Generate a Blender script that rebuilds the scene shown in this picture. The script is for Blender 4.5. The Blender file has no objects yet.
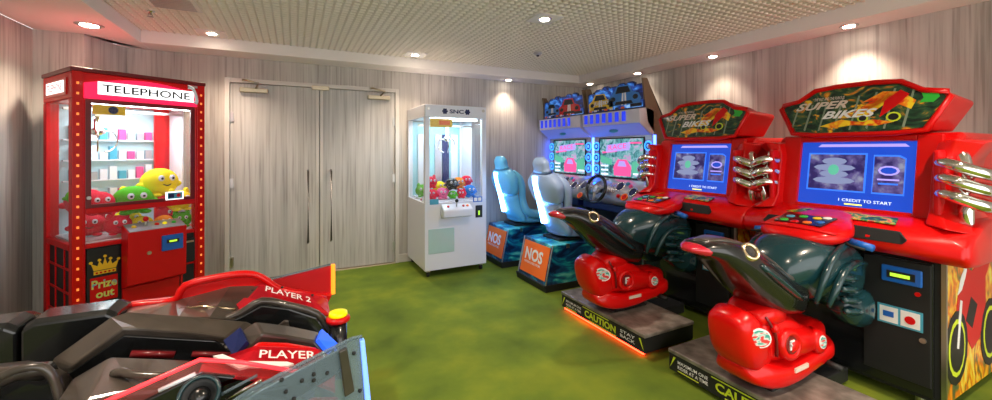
import bpy, math, random
from mathutils import Vector as V, Matrix
random.seed(7)
S = bpy.context.scene
COL = S.collection
# ------------------------------------------------------------------ materials
def mat(name, col, rough=.5, metal=0, emit=None, es=0, coat=0, trans=0, ior=1.45, alpha=1, spec=.5):
    m = bpy.data.materials.new(name); m.use_nodes = True
    b = m.node_tree.nodes['Principled BSDF']
    b.inputs['Base Color'].default_value = (*col, 1)
    b.inputs['Roughness'].default_value = rough
    b.inputs['Metallic'].default_value = metal
    b.inputs['Coat Weight'].default_value = coat
    b.inputs['Coat Roughness'].default_value = .06
    b.inputs['Specular IOR Level'].default_value = spec
    if emit: 
        b.inputs['Emission Color'].default_value = (*emit, 1); b.inputs['Emission Strength'].default_value = es
    b.inputs['Transmission Weight'].default_value = trans
    b.inputs['IOR'].default_value = ior
    b.inputs['Alpha'].default_value = alpha
    return m
def ramp(nt, fac, stops, interp='LINEAR'):
    r = nt.nodes.new('ShaderNodeValToRGB'); r.color_ramp.interpolation = interp
    while len(r.color_ramp.elements) < len(stops): r.color_ramp.elements.new(.5)
    for e, (p, c) in zip(r.color_ramp.elements, stops): e.position = p; e.color = (*c, 1)
    nt.links.new(fac, r.inputs[0]); return r.outputs[0]
def noise_mat(name, stops, scale=(1,1,1), ns=5, detail=3, rough=.5, coat=0, dist=0, emit=0, bump=0, interp='LINEAR', metal=0):
    m = mat(name, (1,1,1), rough, metal, coat=coat); nt = m.node_tree; b = nt.nodes['Principled BSDF']
    tc = nt.nodes.new('ShaderNodeTexCoord'); mp = nt.nodes.new('ShaderNodeMapping'); mp.inputs['Scale'].default_value = scale
    nt.links.new(tc.outputs['Object'], mp.inputs[0])
    n = nt.nodes.new('ShaderNodeTexNoise'); n.inputs['Scale'].default_value = ns; n.inputs['Detail'].default_value = detail
    n.inputs['Distortion'].default_value = dist
    nt.links.new(mp.outputs[0], n.inputs['Vector'])
    c = ramp(nt, n.outputs['Fac'], stops, interp)
    nt.links.new(c, b.inputs['Base Color'])
    if emit:
        nt.links.new(c, b.inputs['Emission Color']); b.inputs['Emission Strength'].default_value = emit
    if bump:
        bp = nt.nodes.new('ShaderNodeBump'); bp.inputs['Strength'].default_value = bump; bp.inputs['Distance'].default_value = .01
        nt.links.new(n.outputs['Fac'], bp.inputs['Height']); nt.links.new(bp.outputs[0], b.inputs['Normal'])
    return m
def glass_mat(name, col=(1,1,1), amount=.02, rough=.02, dif=None):
    # thin pane: mostly clear with a fresnel gloss and a slight tint
    m = bpy.data.materials.new(name); m.use_nodes = True; nt = m.node_tree
    for n in list(nt.nodes): nt.nodes.remove(n)
    o = nt.nodes.new('ShaderNodeOutputMaterial'); t = nt.nodes.new('ShaderNodeBsdfTransparent'); t.inputs[0].default_value = (*col,1)
    g = nt.nodes.new('ShaderNodeBsdfGlossy'); g.inputs['Roughness'].default_value = rough
    f = nt.nodes.new('ShaderNodeFresnel'); f.inputs[0].default_value = 1.35
    mx = nt.nodes.new('ShaderNodeMixShader')
    ge = nt.nodes.new('ShaderNodeNewGeometry'); sb = nt.nodes.new('ShaderNodeMath'); sb.operation='SUBTRACT'; sb.use_clamp=True
    nt.links.new(f.outputs[0], sb.inputs[0]); nt.links.new(ge.outputs['Backfacing'], sb.inputs[1]); nt.links.new(sb.outputs[0], mx.inputs[0]); nt.links.new(t.outputs[0], mx.inputs[1]); nt.links.new(g.outputs[0], mx.inputs[2])
    d = nt.nodes.new('ShaderNodeBsdfDiffuse'); d.inputs[0].default_value = (*(dif or col),1)
    m2 = nt.nodes.new('ShaderNodeMixShader'); m2.inputs[0].default_value = amount
    nt.links.new(mx.outputs[0], m2.inputs[1]); nt.links.new(d.outputs[0], m2.inputs[2]); nt.links.new(m2.outputs[0], o.inputs[0])
    return m
def streak_mat(name, base, dark, light, sx, sy, seam=None):
    # laminate panelling: fine vertical grain and broad vertical bands
    m = mat(name, base, .55, spec=.3); nt = m.node_tree; b = nt.nodes['Principled BSDF']
    tc = nt.nodes.new('ShaderNodeTexCoord')
    def nz(scale, ns, det):
        mp = nt.nodes.new('ShaderNodeMapping'); mp.inputs['Scale'].default_value = scale
        nt.links.new(tc.outputs['Object'], mp.inputs[0])
        n = nt.nodes.new('ShaderNodeTexNoise'); n.inputs['Scale'].default_value = ns; n.inputs['Detail'].default_value = det
        nt.links.new(mp.outputs[0], n.inputs['Vector']); return n.outputs['Fac']
    a = nz((sx, sy, .035), 6, 2); f = nz((sx, sy, .03), 48, 6)
    ca = ramp(nt, a, [(.3, dark), (.46, base), (.56, light), (.72, base)])
    cf = ramp(nt, f, [(.32, (.66,.64,.63)), (.47, (.92,.91,.91)), (.62, (1,1,1))])
    mx = nt.nodes.new('ShaderNodeMix'); mx.data_type = 'RGBA'; mx.blend_type = 'MULTIPLY'; mx.inputs[0].default_value = 1
    nt.links.new(ca, mx.inputs[6]); nt.links.new(cf, mx.inputs[7]); nt.links.new(mx.outputs[2], b.inputs['Base Color'])
    return m
M = {}
M['wall'] = streak_mat('laminate', (.47,.44,.405), (.40,.375,.35), (.54,.51,.475), 1, 1)
M['door'] = streak_mat('door_laminate', (.50,.485,.465), (.40,.39,.385), (.60,.58,.56), 1, 1)
M['trim'] = mat('pale_metal_trim', (.62,.58,.54), .4)
M['soffit'] = mat('soffit_paint', (.80,.76,.73), .7)
M['gridw'] = mat('grid_cream', (.90,.84,.72), .6)
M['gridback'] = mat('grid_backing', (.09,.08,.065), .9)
M['carpet'] = noise_mat('carpet', [(.3,(.07,.12,.007)),(.5,(.12,.185,.010)),(.7,(.20,.25,.012))], ns=2.2, detail=8, rough=.97, bump=.4)
M['red'] = mat('red_gloss', (.62,.003,.003), .28, coat=.22, spec=.3)
M['red2'] = mat('red_paint', (.64,.003,.005), .42, coat=.1, spec=.3)
M['dred'] = mat('dark_red', (.16,.004,.008), .35, coat=.3)
M['black'] = mat('black_gloss', (.008,.009,.010), .22, coat=.5)
M['mblack'] = mat('black_matt', (.012,.013,.014), .55)
M['teal'] = mat('teal_black_vinyl', (.006,.036,.045), .26, coat=.5)
M['bronze'] = noise_mat('bronze_grey_gloss', [(.35,(.035,.029,.024)),(.65,(.07,.058,.048))], ns=6, rough=.28, coat=.5)
M['chrome'] = mat('chrome', (.85,.83,.80), .09, 1)
M['steel'] = mat('steel', (.55,.54,.52), .3, 1)
M['brass'] = mat('brass', (.50,.42,.30), .3, 1)
M['worn'] = noise_mat('worn_metal', [(.35,(.13,.115,.10)),(.55,(.27,.24,.21)),(.7,(.40,.37,.33))], ns=9, detail=6, rough=.38, metal=.3)
M['white'] = mat('white_enamel', (.76,.78,.86), .25, coat=.3)  # bluish tint takes in blue LED light falling on the white crane
M['wtext'] = mat('white_print', (.85,.85,.85), .5)
M['ktext'] = mat('black_print', (.01,.01,.012), .5)
M['ytext'] = mat('yellow_green_print', (.62,.75,.03), .5)
M['yel'] = mat('yellow_print', (.85,.55,.02), .5)
M['yplastic'] = mat('yellow_plastic', (.85,.75,.0), .3, coat=.3, emit=(.9,.75,0), es=.25)
M['orange'] = mat('orange_print', (.95,.17,.01), .45)
M['green'] = mat('green_print', (.03,.45,.04), .5)
M['blue'] = mat('blue_plastic', (.01,.13,.55), .35, coat=.3)
M['dblue'] = mat('dark_blue', (.006,.015,.10), .4)
M['pink'] = mat('pink_print', (.85,.08,.28), .4)
M['cyan'] = mat('cyan_print', (.07,.36,.52), .4)
M['lcd'] = mat('lcd', (.3,.8,.05), .4, emit=(.6,1,.05), es=.5)
M['ledw'] = mat('led_blue_white', (.5,.8,1), .3, emit=(.16,.45,1), es=11)
M['ledb'] = mat('led_blue', (.05,.2,1), .3, emit=(.02,.18,1), es=2.2)
M['ledk'] = mat('led_blue_dim', (.02,.08,.5), .3, emit=(.01,.10,.8), es=.6)
M['flame2'] = noise_mat('flame_print', [(.40,(.7,.03,.0)),(.5,(.9,.28,.01)),(.6,(.95,.65,.02))], ns=12, detail=3, rough=.4, dist=1.2)
M['oldbrass'] = mat('worn_chrome', (.75,.60,.40), .18, 1)
M['ledr'] = mat('led_red', (1,.05,.02), .3, emit=(1,.03,.01), es=9)
M['ledo'] = mat('amber_dots', (1,.35,.1), .3, emit=(1,.25,.04), es=.45)
M['lamp'] = mat('lamp_glass', (1,.9,.8), .3, emit=(1,.86,.70), es=22)
M['tube'] = mat('cabinet_tube_light', (.9,1,1), .3, emit=(.75,.95,1), es=6)
M['glass'] = glass_mat('clear_glass')
M['acry'] = glass_mat('clear_acrylic', (.78,.86,.90), .45, .10, (.20,.27,.32))
M['cacry'] = glass_mat('pink_tinted_acrylic', (.95,.75,.75), .12, .06, (.6,.2,.2))
M['racry'] = glass_mat('red_acrylic', (.95,.28,.28), .42, .08, (.75,.03,.05))
M['art'] = noise_mat('teal_galaxy_art', [(.36,(.004,.012,.06)),(.47,(.004,.08,.22)),(.56,(.01,.34,.42)),(.66,(.15,.65,.62))], scale=(1,1,2.2), ns=3.2, detail=4, rough=.3, coat=.3, dist=1.5)
M['flame'] = noise_mat('flame_art', [(.34,(.03,.09,.05)),(.43,(.30,.20,.02)),(.49,(.85,.16,.0)),(.58,(.95,.60,.02)),(.68,(.9,.8,.15))], scale=(1,1.6,.8), ns=6, detail=3, rough=.3, coat=.1, dist=1.8)
M['seatblue'] = mat('blue_lit_seat', (.16,.55,.80), .4, coat=.3)  # base brightened to carry the blue light cast on the seat
M['seatgrey'] = mat('grey_blue_lit_seat', (.36,.50,.78), .4, coat=.3)  # blue lamp light on the shell is mixed into this base too
M['silver'] = mat('silver_plastic', (.50,.50,.56), .25, .4, coat=.3)
M['cream'] = mat('cream_panel', (.72,.60,.52), .4)
M['dwood'] = mat('brown_side_board', (.17,.105,.06), .5)
def emis(name, c, s): return mat(name, tuple(x*.3 for x in c), .3, emit=c, es=s)
M['sblue'] = emis('screen_blue', (.008,.05,.42), .75)
M['sdark'] = emis('screen_navy', (.015,.02,.12), .9)
M['swhite'] = emis('screen_white', (.75,.85,1), .8)
M['slilac'] = emis('screen_lilac', (.38,.30,.85), .7)
M['sgreen'] = emis('screen_green', (.10,.45,.30), .6)
M['spink'] = emis('screen_pink', (.80,.08,.28), .7)
M['steal'] = noise_mat('screen_scene', [(.38,(.02,.08,.10)),(.5,(.07,.26,.28)),(.6,(.22,.38,.42)),(.68,(.42,.25,.45))], ns=14, rough=.3, emit=.6, dist=.8)
M['signart'] = noise_mat('sign_blue_art', [(.40,(.003,.008,.05)),(.5,(.008,.04,.28)),(.6,(.03,.20,.65)),(.7,(.3,.55,.9))], scale=(1,1,1.6), ns=6, rough=.3, emit=.35, dist=1.2)
M['bikeart'] = noise_mat('sign_green_black_art', [(.36,(.004,.012,.008)),(.50,(.015,.07,.03)),(.57,(.10,.13,.03)),(.62,(.75,.22,.01)),(.68,(.9,.6,.02))], scale=(1,1,1.6), ns=7, rough=.35, coat=.3, dist=2)
# ------------------------------------------------------------------ mesh builder
class MB:
    def __init__(s): s.v=[]; s.f=[]; s.m=[]; s.s=[]
    def add(s, vs, fs, mi=0, sm=False):
        o=len(s.v); s.v += [V(p) for p in vs]
        for f in fs: s.f.append([i+o for i in f]); s.m.append(mi); s.s.append(sm)
        return s
    def box(s, x0,x1,y0,y1,z0,z1, mi=0):
        return s.add([(x,y,z) for z in (z0,z1) for y in (y0,y1) for x in (x0,x1)],
            [(0,2,3,1),(4,5,7,6),(0,1,5,4),(2,6,7,3),(0,4,6,2),(1,3,7,5)], mi)
    def slab(s, pts, d, mi=0, sm=False):
        pts=[V(p) for p in pts]; n=len(pts); d=V(d)
        nrm=V((0,0,0))
        for i in range(n): nrm += pts[i].cross(pts[(i+1)%n])
        if nrm.dot(d) > 0: pts=pts[::-1]
        s.add(pts+[p+d for p in pts], [list(range(n)), list(range(2*n-1,n-1,-1))]+[((i+1)%n,i,i+n,(i+1)%n+n) for i in range(n)], mi, False)
        return s
    def prism(s, pts, plane, a, b, mi=0):
        f={'xz':lambda p,q:(p[0],q,p[1]),'yz':lambda p,q:(q,p[0],p[1]),'xy':lambda p,q:(p[0],p[1],q)}[plane]
        d=V(f((0,0),b-a))
        return s.slab([f(p,a) for p in pts], d, mi)
    def poly(s, pts, mi=0): return s.add(pts,[list(range(len(pts)))],mi)
    def rings(s, R, cap=True, closed=False, mi=0, sm=True):
        n=len(R[0]); vs=[p for r in R for p in r]; fs=[]
        k=len(R)
        for i in range(k if closed else k-1):
            j=(i+1)%k
            for a in range(n):
                b=(a+1)%n; fs.append((i*n+a,i*n+b,j*n+b,j*n+a))
        if cap and not closed: fs += [list(range(n))[::-1], [ (k-1)*n+a for a in range(n)]]
        return s.add(vs,fs,mi,sm)
    def tube(s, path, r, n=10, closed=False, mi=0, smooth=0, flat=1):
        path=[V(p) for p in path]; rs=r if isinstance(r,(list,tuple)) else [r]*len(path)
        if smooth: path, rs = cat(path, rs, smooth, closed)
        R=[]; k=len(path); up=V((0,0,1))
        for i,p in enumerate(path):
            a=path[(i-1)%k] if (closed or i>0) else p; b=path[(i+1)%k] if (closed or i<k-1) else p
            t=(b-a).normalized(); u=t.cross(up)
            if u.length<.05: u=t.cross(V((0,1,0)))
            u.normalize(); w=u.cross(t)
            R.append([p+(u*math.cos(q)+w*math.sin(q)*flat)*rs[i] for q in [2*math.pi*j/n for j in range(n)]])
        return s.rings(R, True, closed, mi)
    def loft(s, secs, n=24, e=2.6, steps=4, mi=0):
        # secs: (centre, half width, half height) with the cross-section in the local x / z plane, along y; optional 4th = x/z vectors
        C=[]; 
        for q in secs: C.append((V(q[0]), q[1], q[2], q[3] if len(q)>3 else e))
        pts,_=cat([c[0] for c in C],[0]*len(C),steps); W,_=cat([V((c[1],c[2],c[3])) for c in C],[0]*len(C),steps)
        R=[]
        for i,p in enumerate(pts):
            a=pts[max(i-1,0)]; b=pts[min(i+1,len(pts)-1)]; t=(b-a).normalized()
            u=V((1,0,0)); u=(u-t*u.dot(t)).normalized(); w=u.cross(t).normalized()
            if w.z<0 and abs(w.z)>.3: w=-w
            hw,hh,ee=W[i]; ee=max(ee,1.2); r=[]
            for j in range(n):
                q=2*math.pi*j/n; cc,ss=math.cos(q),math.sin(q)
                r.append(p+u*max(hw,.002)*math.copysign(abs(cc)**(2/ee),cc)+w*max(hh,.002)*math.copysign(abs(ss)**(2/ee),ss))
            R.append(r)
        return s.rings(R,True,False,mi)
    def ell(s, c, rx,ry,rz, n=16, m=10, mi=0):
        R=[]
        for i in range(1,m):
            t=math.pi*i/m; R.append([V(c)+V((rx*math.sin(t)*math.cos(2*math.pi*j/n), ry*math.sin(t)*math.sin(2*math.pi*j/n), -rz*math.cos(t))) for j in range(n)])
        return s.rings(R,True,False,mi)
    def disc(s, c, ax, prof, n=20, mi=0, sq=1):
        # lathe: prof = [(radius, height along ax)]
        c=V(c); ax=V(ax).normalized(); u=ax.orthogonal().normalized(); w=ax.cross(u)
        R=[[c+ax*h+(u*math.cos(2*math.pi*j/n)+w*math.sin(2*math.pi*j/n))*r for j in range(n)] for r,h in prof]
        return s.rings(R,True,False,mi,False if len(prof)<3 else True)
    def torus(s, c, ax, R0, r, n=28, k=8, mi=0):
        c=V(c); ax=V(ax).normalized(); u=ax.orthogonal().normalized(); w=ax.cross(u); R=[]
        for j in range(n):
            q=2*math.pi*j/n; d=u*math.cos(q)+w*math.sin(q)
            R.append([c+d*(R0+r*math.cos(2*math.pi*a/k))+ax*r*math.sin(2*math.pi*a/k) for a in range(k)])
        return s.rings(R,False,True,mi)
    def build(s, name, mats, parent=None, bevel=0, subd=0, world=False):
        me=bpy.data.meshes.new(name); off=parent.location if (world and parent) else V((0,0,0))
        me.from_pydata([tuple(p-off) for p in s.v],[],s.f)
        for m in (mats if isinstance(mats,(list,tuple)) else [mats]): me.materials.append(M[m] if isinstance(m,str) else m)
        for p,mi,sm in zip(me.polygons,s.m,s.s): p.material_index=mi; p.use_smooth=sm
        me.update()
        o=bpy.data.objects.new(name,me); COL.objects.link(o)
        if parent: o.parent=parent
        if bevel:
            b=o.modifiers.new('bevel','BEVEL'); b.width=bevel; b.segments=2; b.limit_method='ANGLE'; b.angle_limit=math.radians(40)
        return o
def cat(P, r, steps, closed=False):
    k=len(P); out=[]; ro=[]
    for i in range(k if closed else k-1):
        if closed: a,b,c,d=P[(i-1)%k],P[i],P[(i+1)%k],P[(i+2)%k]
        else: a,b,c,d=P[max(i-1,0)],P[i],P[i+1],P[min(i+2,k-1)]
        for j in range(steps):
            t=j/steps
            out.append(.5*((2*b)+(c-a)*t+(2*a-5*b+4*c-d)*t*t+(3*b-a-3*c+d)*t**3))
            ro.append(r[i]+(r[(i+1)%k]-r[i])*t)
    if not closed: out.append(P[-1]); ro.append(r[-1])
    return out, ro
def thing(name, label, cat_, loc=(0,0,0), rz=0, group=None):
    o=bpy.data.objects.new(name,None); COL.objects.link(o); o.location=loc; o.rotation_euler=(0,0,rz); o.empty_display_size=.1
    o['label']=label; o['category']=cat_
    if group: o['group']=group
    return o
def tag(o, label, cat_, group=None):
    o['label']=label; o['category']=cat_
    if group: o['group']=group
    return o
def struct(o): o['kind']='structure'; return o
def dup(root, loc, label, rz=None):
    def rec(o, par):
        c=o.copy(); COL.objects.link(c); c.parent=par
        for ch in list(o.children): rec(ch, c)
        return c
    r=rec(root, None); r.location=loc; r['label']=label
    if rz is not None: r.rotation_euler=(0,0,rz)
    return r
def text(s, name, m, parent, o, u, v, w, h, world=False, thick=.002, shear=0, bold=.012):
    """lettering laid out from the corner o along u (width w) and v (height h)"""
    cu=bpy.data.curves.new('t','FONT'); cu.body=s; cu.resolution_u=3; cu.shear=shear; cu.offset=bold
    ob=bpy.data.objects.new('t',cu); COL.objects.link(ob); bpy.context.view_layer.update()
    me=bpy.data.meshes.new_from_object(ob); bpy.data.objects.remove(ob); bpy.data.curves.remove(cu)
    xs=[q.co.x for q in me.vertices]; ys=[q.co.y for q in me.vertices]
    x0,x1,y0,y1=min(xs),max(xs),min(ys),max(ys); u=V(u).normalized(); v=V(v).normalized(); n=u.cross(v).normalized()
    off=parent.location if world else V((0,0,0))
    fs=[list(p.vertices) for p in me.polygons]; b=MB()
    vs=[V(o)-off+u*w*(q.co.x-x0)/(x1-x0)+v*h*(q.co.y-y0)/(y1-y0)+n*thick for q in me.vertices]
    b.add(vs,fs); bpy.data.meshes.remove(me)
    return b.build(name, m, parent)
# ------------------------------------------------------------------ the room
WX0,WX1,WY1,SZ,GZ=-1.88,4.05,5.0,2.375,2.485
FY=-2.2
struct(MB().box(-2.0,4.15,FY,5.1,-.05,0).build('floor','carpet'))
DL,DR,DT=-.60,1.12,2.11
w=MB()
w.box(-1.5,DL,5.0,5.1,0,2.6).box(DR,4.15,5.0,5.1,0,2.6).box(DL,DR,5.0,5.1,DT,2.6)
w.box(DL,DR,5.07,5.1,0,DT)
struct(w.build('wall_back','wall'))
w=MB(); w.prism([(-1.575,4.56),(-1.42,5.0),(-1.42,5.1),(-1.98,5.1),(-1.98,4.56)],'xy',0,2.375)
w.box(-1.98,-1.88,FY,4.56,0,2.375)
struct(w.build('wall_left','wall'))
struct(MB().box(4.05,4.15,FY,5.0,0,2.6).build('wall_right','wall'))
# baseboards
struct(MB().box(DR+.045,3.0,4.985,5.0,0,.1).box(-1.41,DL-.045,4.985,5.0,0,.1).build('baseboard_back','trim',bevel=.003))
struct(MB().box(4.035,4.05,FY,4.98,0,.1).build('baseboard_right','trim',bevel=.003))
# dropped border around the open grid
b=MB()
b.box(-1.88,-1.24,FY,4.56,SZ,2.6)
b.prism([(-1.88,4.56),(-1.575,4.56),(-1.42,5.0),(-1.24,5.0),(-1.24,4.56)],'xy',SZ,2.6)
b.box(-1.24,3.73,4.68,5.0,SZ,2.6).box(3.73,4.05,FY,5.0,SZ,2.6)
struct(b.build('trim_1','soffit',bevel=.004))
g=MB()
p=.060; x=-1.23; 
while x<3.73:
    g.box(x-.0075,x+.0075,FY,4.68,GZ,GZ+.022); x+=p
y=FY
while y<4.68:
    g.box(-1.24,3.73,y-.0075,y+.0075,GZ,GZ+.022); y+=p
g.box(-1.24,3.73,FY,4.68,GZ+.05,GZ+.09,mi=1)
struct(g.build('ceiling',['gridw','gridback']))
# double door
f=MB()
for x0,x1 in ((DL-.045,DL),(DR,DR+.045)): f.box(x0,x1,4.975,5.02,0,DT+.045)
f.box(DL,DR,4.975,5.02,DT,DT+.045)
fr=struct(f.build('door_1','trim',bevel=.004))
mid=.262
def dpart(n,mb,mt,par,bev=0,label=None):
    o=mb.build(n,mt,par,bevel=bev)
    if label: o['label']=label
    return o
for s,(a,bb) in ((0,(DL+.004,mid-.003)),(1,(mid+.003,DR-.004))):
    lf=dpart('door_leaf',MB().box(a,bb,5.0,5.04,.015,DT-.004),'door',fr,.002)
    hx=a+.01 if s==0 else bb-.01
    dpart('edge_strip',MB().box(*((bb-.035,bb-.002) if s==0 else (a+.002,a+.035)),4.996,5.0,.015,DT-.01),'trim',lf)
    for z in (.22,1.05,1.75):
        dpart('hinge',MB().disc((hx-.018 if s==0 else hx+.018,4.985,z),(0,0,1),[(.009,-.05),(.009,.05)],10).box(hx-.02,hx+.02,4.988,4.999,z-.05,z+.05),'steel',lf)
    px=mid-.12 if s==0 else mid+.12
    h=MB().tube([(px,4.999,.35),(px,4.94,.37),(px,4.94,1.15),(px,4.999,1.17)],.011,8)
    dpart('pull_handle',h,'bronze',lf)
    cx=DL+.22 if s==0 else DR-.2
    c=MB().box(cx-.13,cx+.13,4.95,4.999,DT-.10,DT-.05); 
    dpart('closer_body',c,'brass',lf,.006)
    c=MB().tube([(cx+.02,4.955,DT-.05),(cx+.05,4.86,DT-.01),(cx-.09,4.87,DT+.02),(cx-.1,4.975,DT+.03)],.011,8)
    dpart('closer_arm',c,'brass',lf)
dpart('coordinator_bracket',MB().box(mid-.08,mid+.10,4.955,4.975,DT-.03,DT+.02),'brass',fr,.004)
struct(MB().prism([(4.97,0),(5.04,0),(5.04,.012),(4.975,.012)],'yz',DL,DR).build('trim_2','brass'))
# ------------------------------------------------------------------ ceiling fittings
def spot(par, e, ang=95, bl=.9, col=(1,.80,.62), rad=.05):
    L=bpy.data.lights.new('lamp','SPOT'); L.energy=e*1.9; L.spot_size=math.radians(ang); L.spot_blend=bl; L.color=col; L.shadow_soft_size=rad
    o=bpy.data.objects.new('lamp_beam',L); COL.objects.link(o); o.parent=par; o.location=(0,0,-.035); return o
def downlight(x,y,z,label,e,plate=0,r=.042,ang=95,tilt=None,group=None):
    t=thing('ceiling_light',label,'ceiling light',(x,y,z),0,group)
    MB().disc((0,0,0),(0,0,-1),[(r*1.45,-.001),(r*1.45,.006),(r*1.05,.010),(r*.95,.003)],28).build('ring','chrome',t)
    MB().disc((0,0,0),(0,0,-1),[(r*.9,.002),(r*.9,.012),(r*.5,.015)],24).build('bulb','lamp',t)
    if plate: MB().box(-plate,plate,-plate,plate,-.0045,.0).build('mounting_plate','soffit',t,bevel=.001)
    o=spot(t,e,ang)
    if tilt: o.rotation_euler=tilt
    return t
K=1
for x,y,lab in ((1.23,4.47,'recessed downlight on a square plate in the grid above the double door'),(-.68,4.5,'recessed downlight on a square plate in the grid near the telephone crane'),(1.85,2.77,'recessed downlight on a square plate in the middle of the grid ceiling')):
    downlight(x,y,GZ,lab,24,plate=.115,ang=120)
for y,lab in ((1.55,'round downlight in the right border above the nearer motorcycle cabinet'),(2.69,'round downlight in the right border above the farther motorcycle cabinet'),(3.71,'round downlight in the right border beside the blue car sign'),(4.62,'round downlight in the far right corner of the ceiling border')):
    downlight(3.88,y,SZ,lab,17 if y<2 else 10,ang=100)
downlight(2.65,4.86,SZ,'round downlight in the back border right of the white crane machine',14,ang=100)
downlight(-1.42,4.2,SZ,'round downlight in the left border above the telephone crane',24,r=.06,ang=125)
for x,y in ((-.9,1.6),(1.0,.4),(2.6,.2),(-.4,-1.0),(2.0,-1.4)):  # unseen downlights added above and behind the camera to light the room
    downlight(x,y,GZ,'added unseen downlight on a square plate in the grid above the camera',40,plate=.115,ang=130,group='added downlights above and behind the camera')
d=thing('smoke_detector','small dark ceiling detector on the grid near the car cabinets','smoke detector',(2.42,3.76,GZ))
MB().disc((0,0,0),(0,0,-1),[(.045,0),(.05,.012),(.03,.03)],20).build('housing','steel',d); MB().disc((0,0,-.03),(0,0,-1),[(.014,0),(.018,.01),(.005,.018)],12).build('sensor','mblack',d)
d=thing('sprinkler','small chrome fire sprinkler under the grid at top left','sprinkler',(-1.0,4.0,GZ))
MB().disc((0,0,0),(0,0,-1),[(.03,0),(.032,.005),(.012,.012),(.009,.03)],16).build('body','chrome',d); MB().disc((0,0,-.042),(0,0,-1),[(.022,0),(.022,.003)],14).tube([(-.01,0,-.02),(-.013,0,-.035),(0,0,-.042)],.003,6).tube([(.01,0,-.02),(.013,0,-.035),(0,0,-.042)],.003,6).build('deflector','chrome',d)
d=thing('ceiling_speaker','pale square louvred panel in the grid at the top left','ceiling panel',(-.80,3.70,GZ))
m=MB().box(-.16,.16,-.16,.16,-.006,0)
m.build('frame','soffit',d,bevel=.002); m=MB()
for i in range(7): m.box(-.13,.13,-.125+i*.04,-.105+i*.04,-.011,-.006)
m.build('louvre','steel',d)
# ------------------------------------------------------------------ camera + world
cd=bpy.data.cameras.new('camera'); cam=bpy.data.objects.new('camera',cd); COL.objects.link(cam); S.camera=cam
cam.location=(0,0,1.4); cam.rotation_euler=(math.radians(90),0,-math.radians(26.8))
cd.sensor_width=36; cd.lens=36*400/992; cd.shift_y=-(200-150)/992; cd.clip_start=.03
W=bpy.data.worlds.new('world'); S.world=W; W.use_nodes=True
W.node_tree.nodes['Background'].inputs[0].default_value=(1,.97,.94,1); W.node_tree.nodes['Background'].inputs[1].default_value=1.5
S.view_settings.view_transform='Standard'; S.view_settings.look='None'; S.view_settings.gamma=1; S.view_settings.exposure=.92
# ------------------------------------------------------------------ telephone crane machine
T=thing('claw_machine','red telephone box style crane game with lit TELEPHONE sign and crown panel','arcade machine',(-1.209,4.278,0),math.radians(33.3))
X,Y,H=.405,.325,1.98
b=MB()
for sx in (-1,1):
    for sy in (-1,1): b.box(*sorted((sx*X,sx*(X-.07))),*sorted((sy*Y,sy*(Y-.07))),.0,1.76)
b.box(-X,X,-Y+.004,Y,1.76,1.95)
b.box(-X+.07,X-.07,-Y,-Y+.05,.945,.985)
b.box(-X,-X+.04,-Y+.07,Y-.07,.0,.06).box(-X,-X+.04,-Y+.07,Y-.07,.69,.735).box(X-.04,X,-Y+.07,Y-.07,.69,.735)
b.box(-X+.07,X-.07,-Y+.004,-Y+.05,.70,.73)
b.build('cabinet_frame','red2',T,bevel=.006)
MB().box(-X-.008,X+.008,-Y-.008,Y+.008,1.95,1.98).build('top_cap','dred',T,bevel=.004)
MB().box(-X+.02,X-.02,-Y+.02,Y-.02,.02,.70).build('base_box','mblack',T)
# phone box lattice on the left side and the right end of the front
b=MB()
for z in (.2,.37,.54): b.box(-X+.012,-X+.022,-Y+.07,Y-.07,z,z+.014)
for y in (-.1,.1): b.box(-X+.012,-X+.022,y-.006,y+.006,.06,.69)
b.build('lattice','red2',T)
MB().box(.235,.25,-Y+.008,-Y+.022,.0,.7).box(.24,X-.07,-Y+.008,-Y+.022,.2,.214).box(.24,X-.07,-Y+.008,-Y+.022,.44,.454).build('front_lattice','red2',T)
# amber bulbs down the posts
for sx in (-1,1):
    p=MB().box(*sorted((sx*X,sx*(X-.055))),-Y-.006,-Y,.0,1.95).build('post_trim','red',T,bevel=.002)
    d=MB()
    for i in range(26):
        d.box(sx*(X-.028)-.006,sx*(X-.028)+.006,-Y-.010,-Y-.005,.06+i*.072,.076+i*.072)
    d.build('bulb_strip','ledo',p)
# marquee with arched top
def arch(x0,x1,z0,z1,rise,n=10): return [(x0,z0),(x1,z0)]+[(x1+(x0-x1)*i/n, z1+rise*math.sin(math.pi*i/n)) for i in range(n+1)]
mq=MB().prism(arch(-X+.06,X-.06,1.765,1.875,.055),'xz',-Y-.014,-Y+.02).build('marquee',mat('marquee_red_lit',(.8,.01,.06),.3,emit=(1,.015,.09),es=.55),T,bevel=.003)
sp=MB().box(-.277,.317,-Y-.018,-Y-.014,1.80,1.892).build('sign_panel',mat('sign_white_lit',(.9,.9,.9),.4,emit=(1,1,1),es=.75),mq)
text('TELEPHONE','lettering','ktext',sp,(-.255,-Y-.018,1.818),(1,0,0),(0,0,1),.545,.056)
MB().tube([(.275,-Y-.024,1.925),(.305,-Y-.03,1.915),(.325,-Y-.03,1.87),(.335,-Y-.03,1.82),(.325,-Y-.024,1.79)],[.018,.012,.011,.012,.018],10,smooth=3).build('handset_emblem','white',mq)
sm=MB().prism([(Y*-1+.09,1.79),(Y-.09,1.79),(Y-.09,1.91),(-Y+.09,1.91)],'yz',-X-.008,-X).build('side_marquee','red',T)
sp2=MB().prism([(-.19,1.81),(.2,1.81),(.2,1.895),(-.19,1.895)],'yz',-X-.011,-X-.008).build('sign_panel','sign_white_lit' if 0 else bpy.data.materials['sign_white_lit'],sm)
text('TELEPHONE','lettering','red2',sp2,(-X-.011,.18,1.825),(0,-1,0),(0,0,1),.35,.052)
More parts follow.
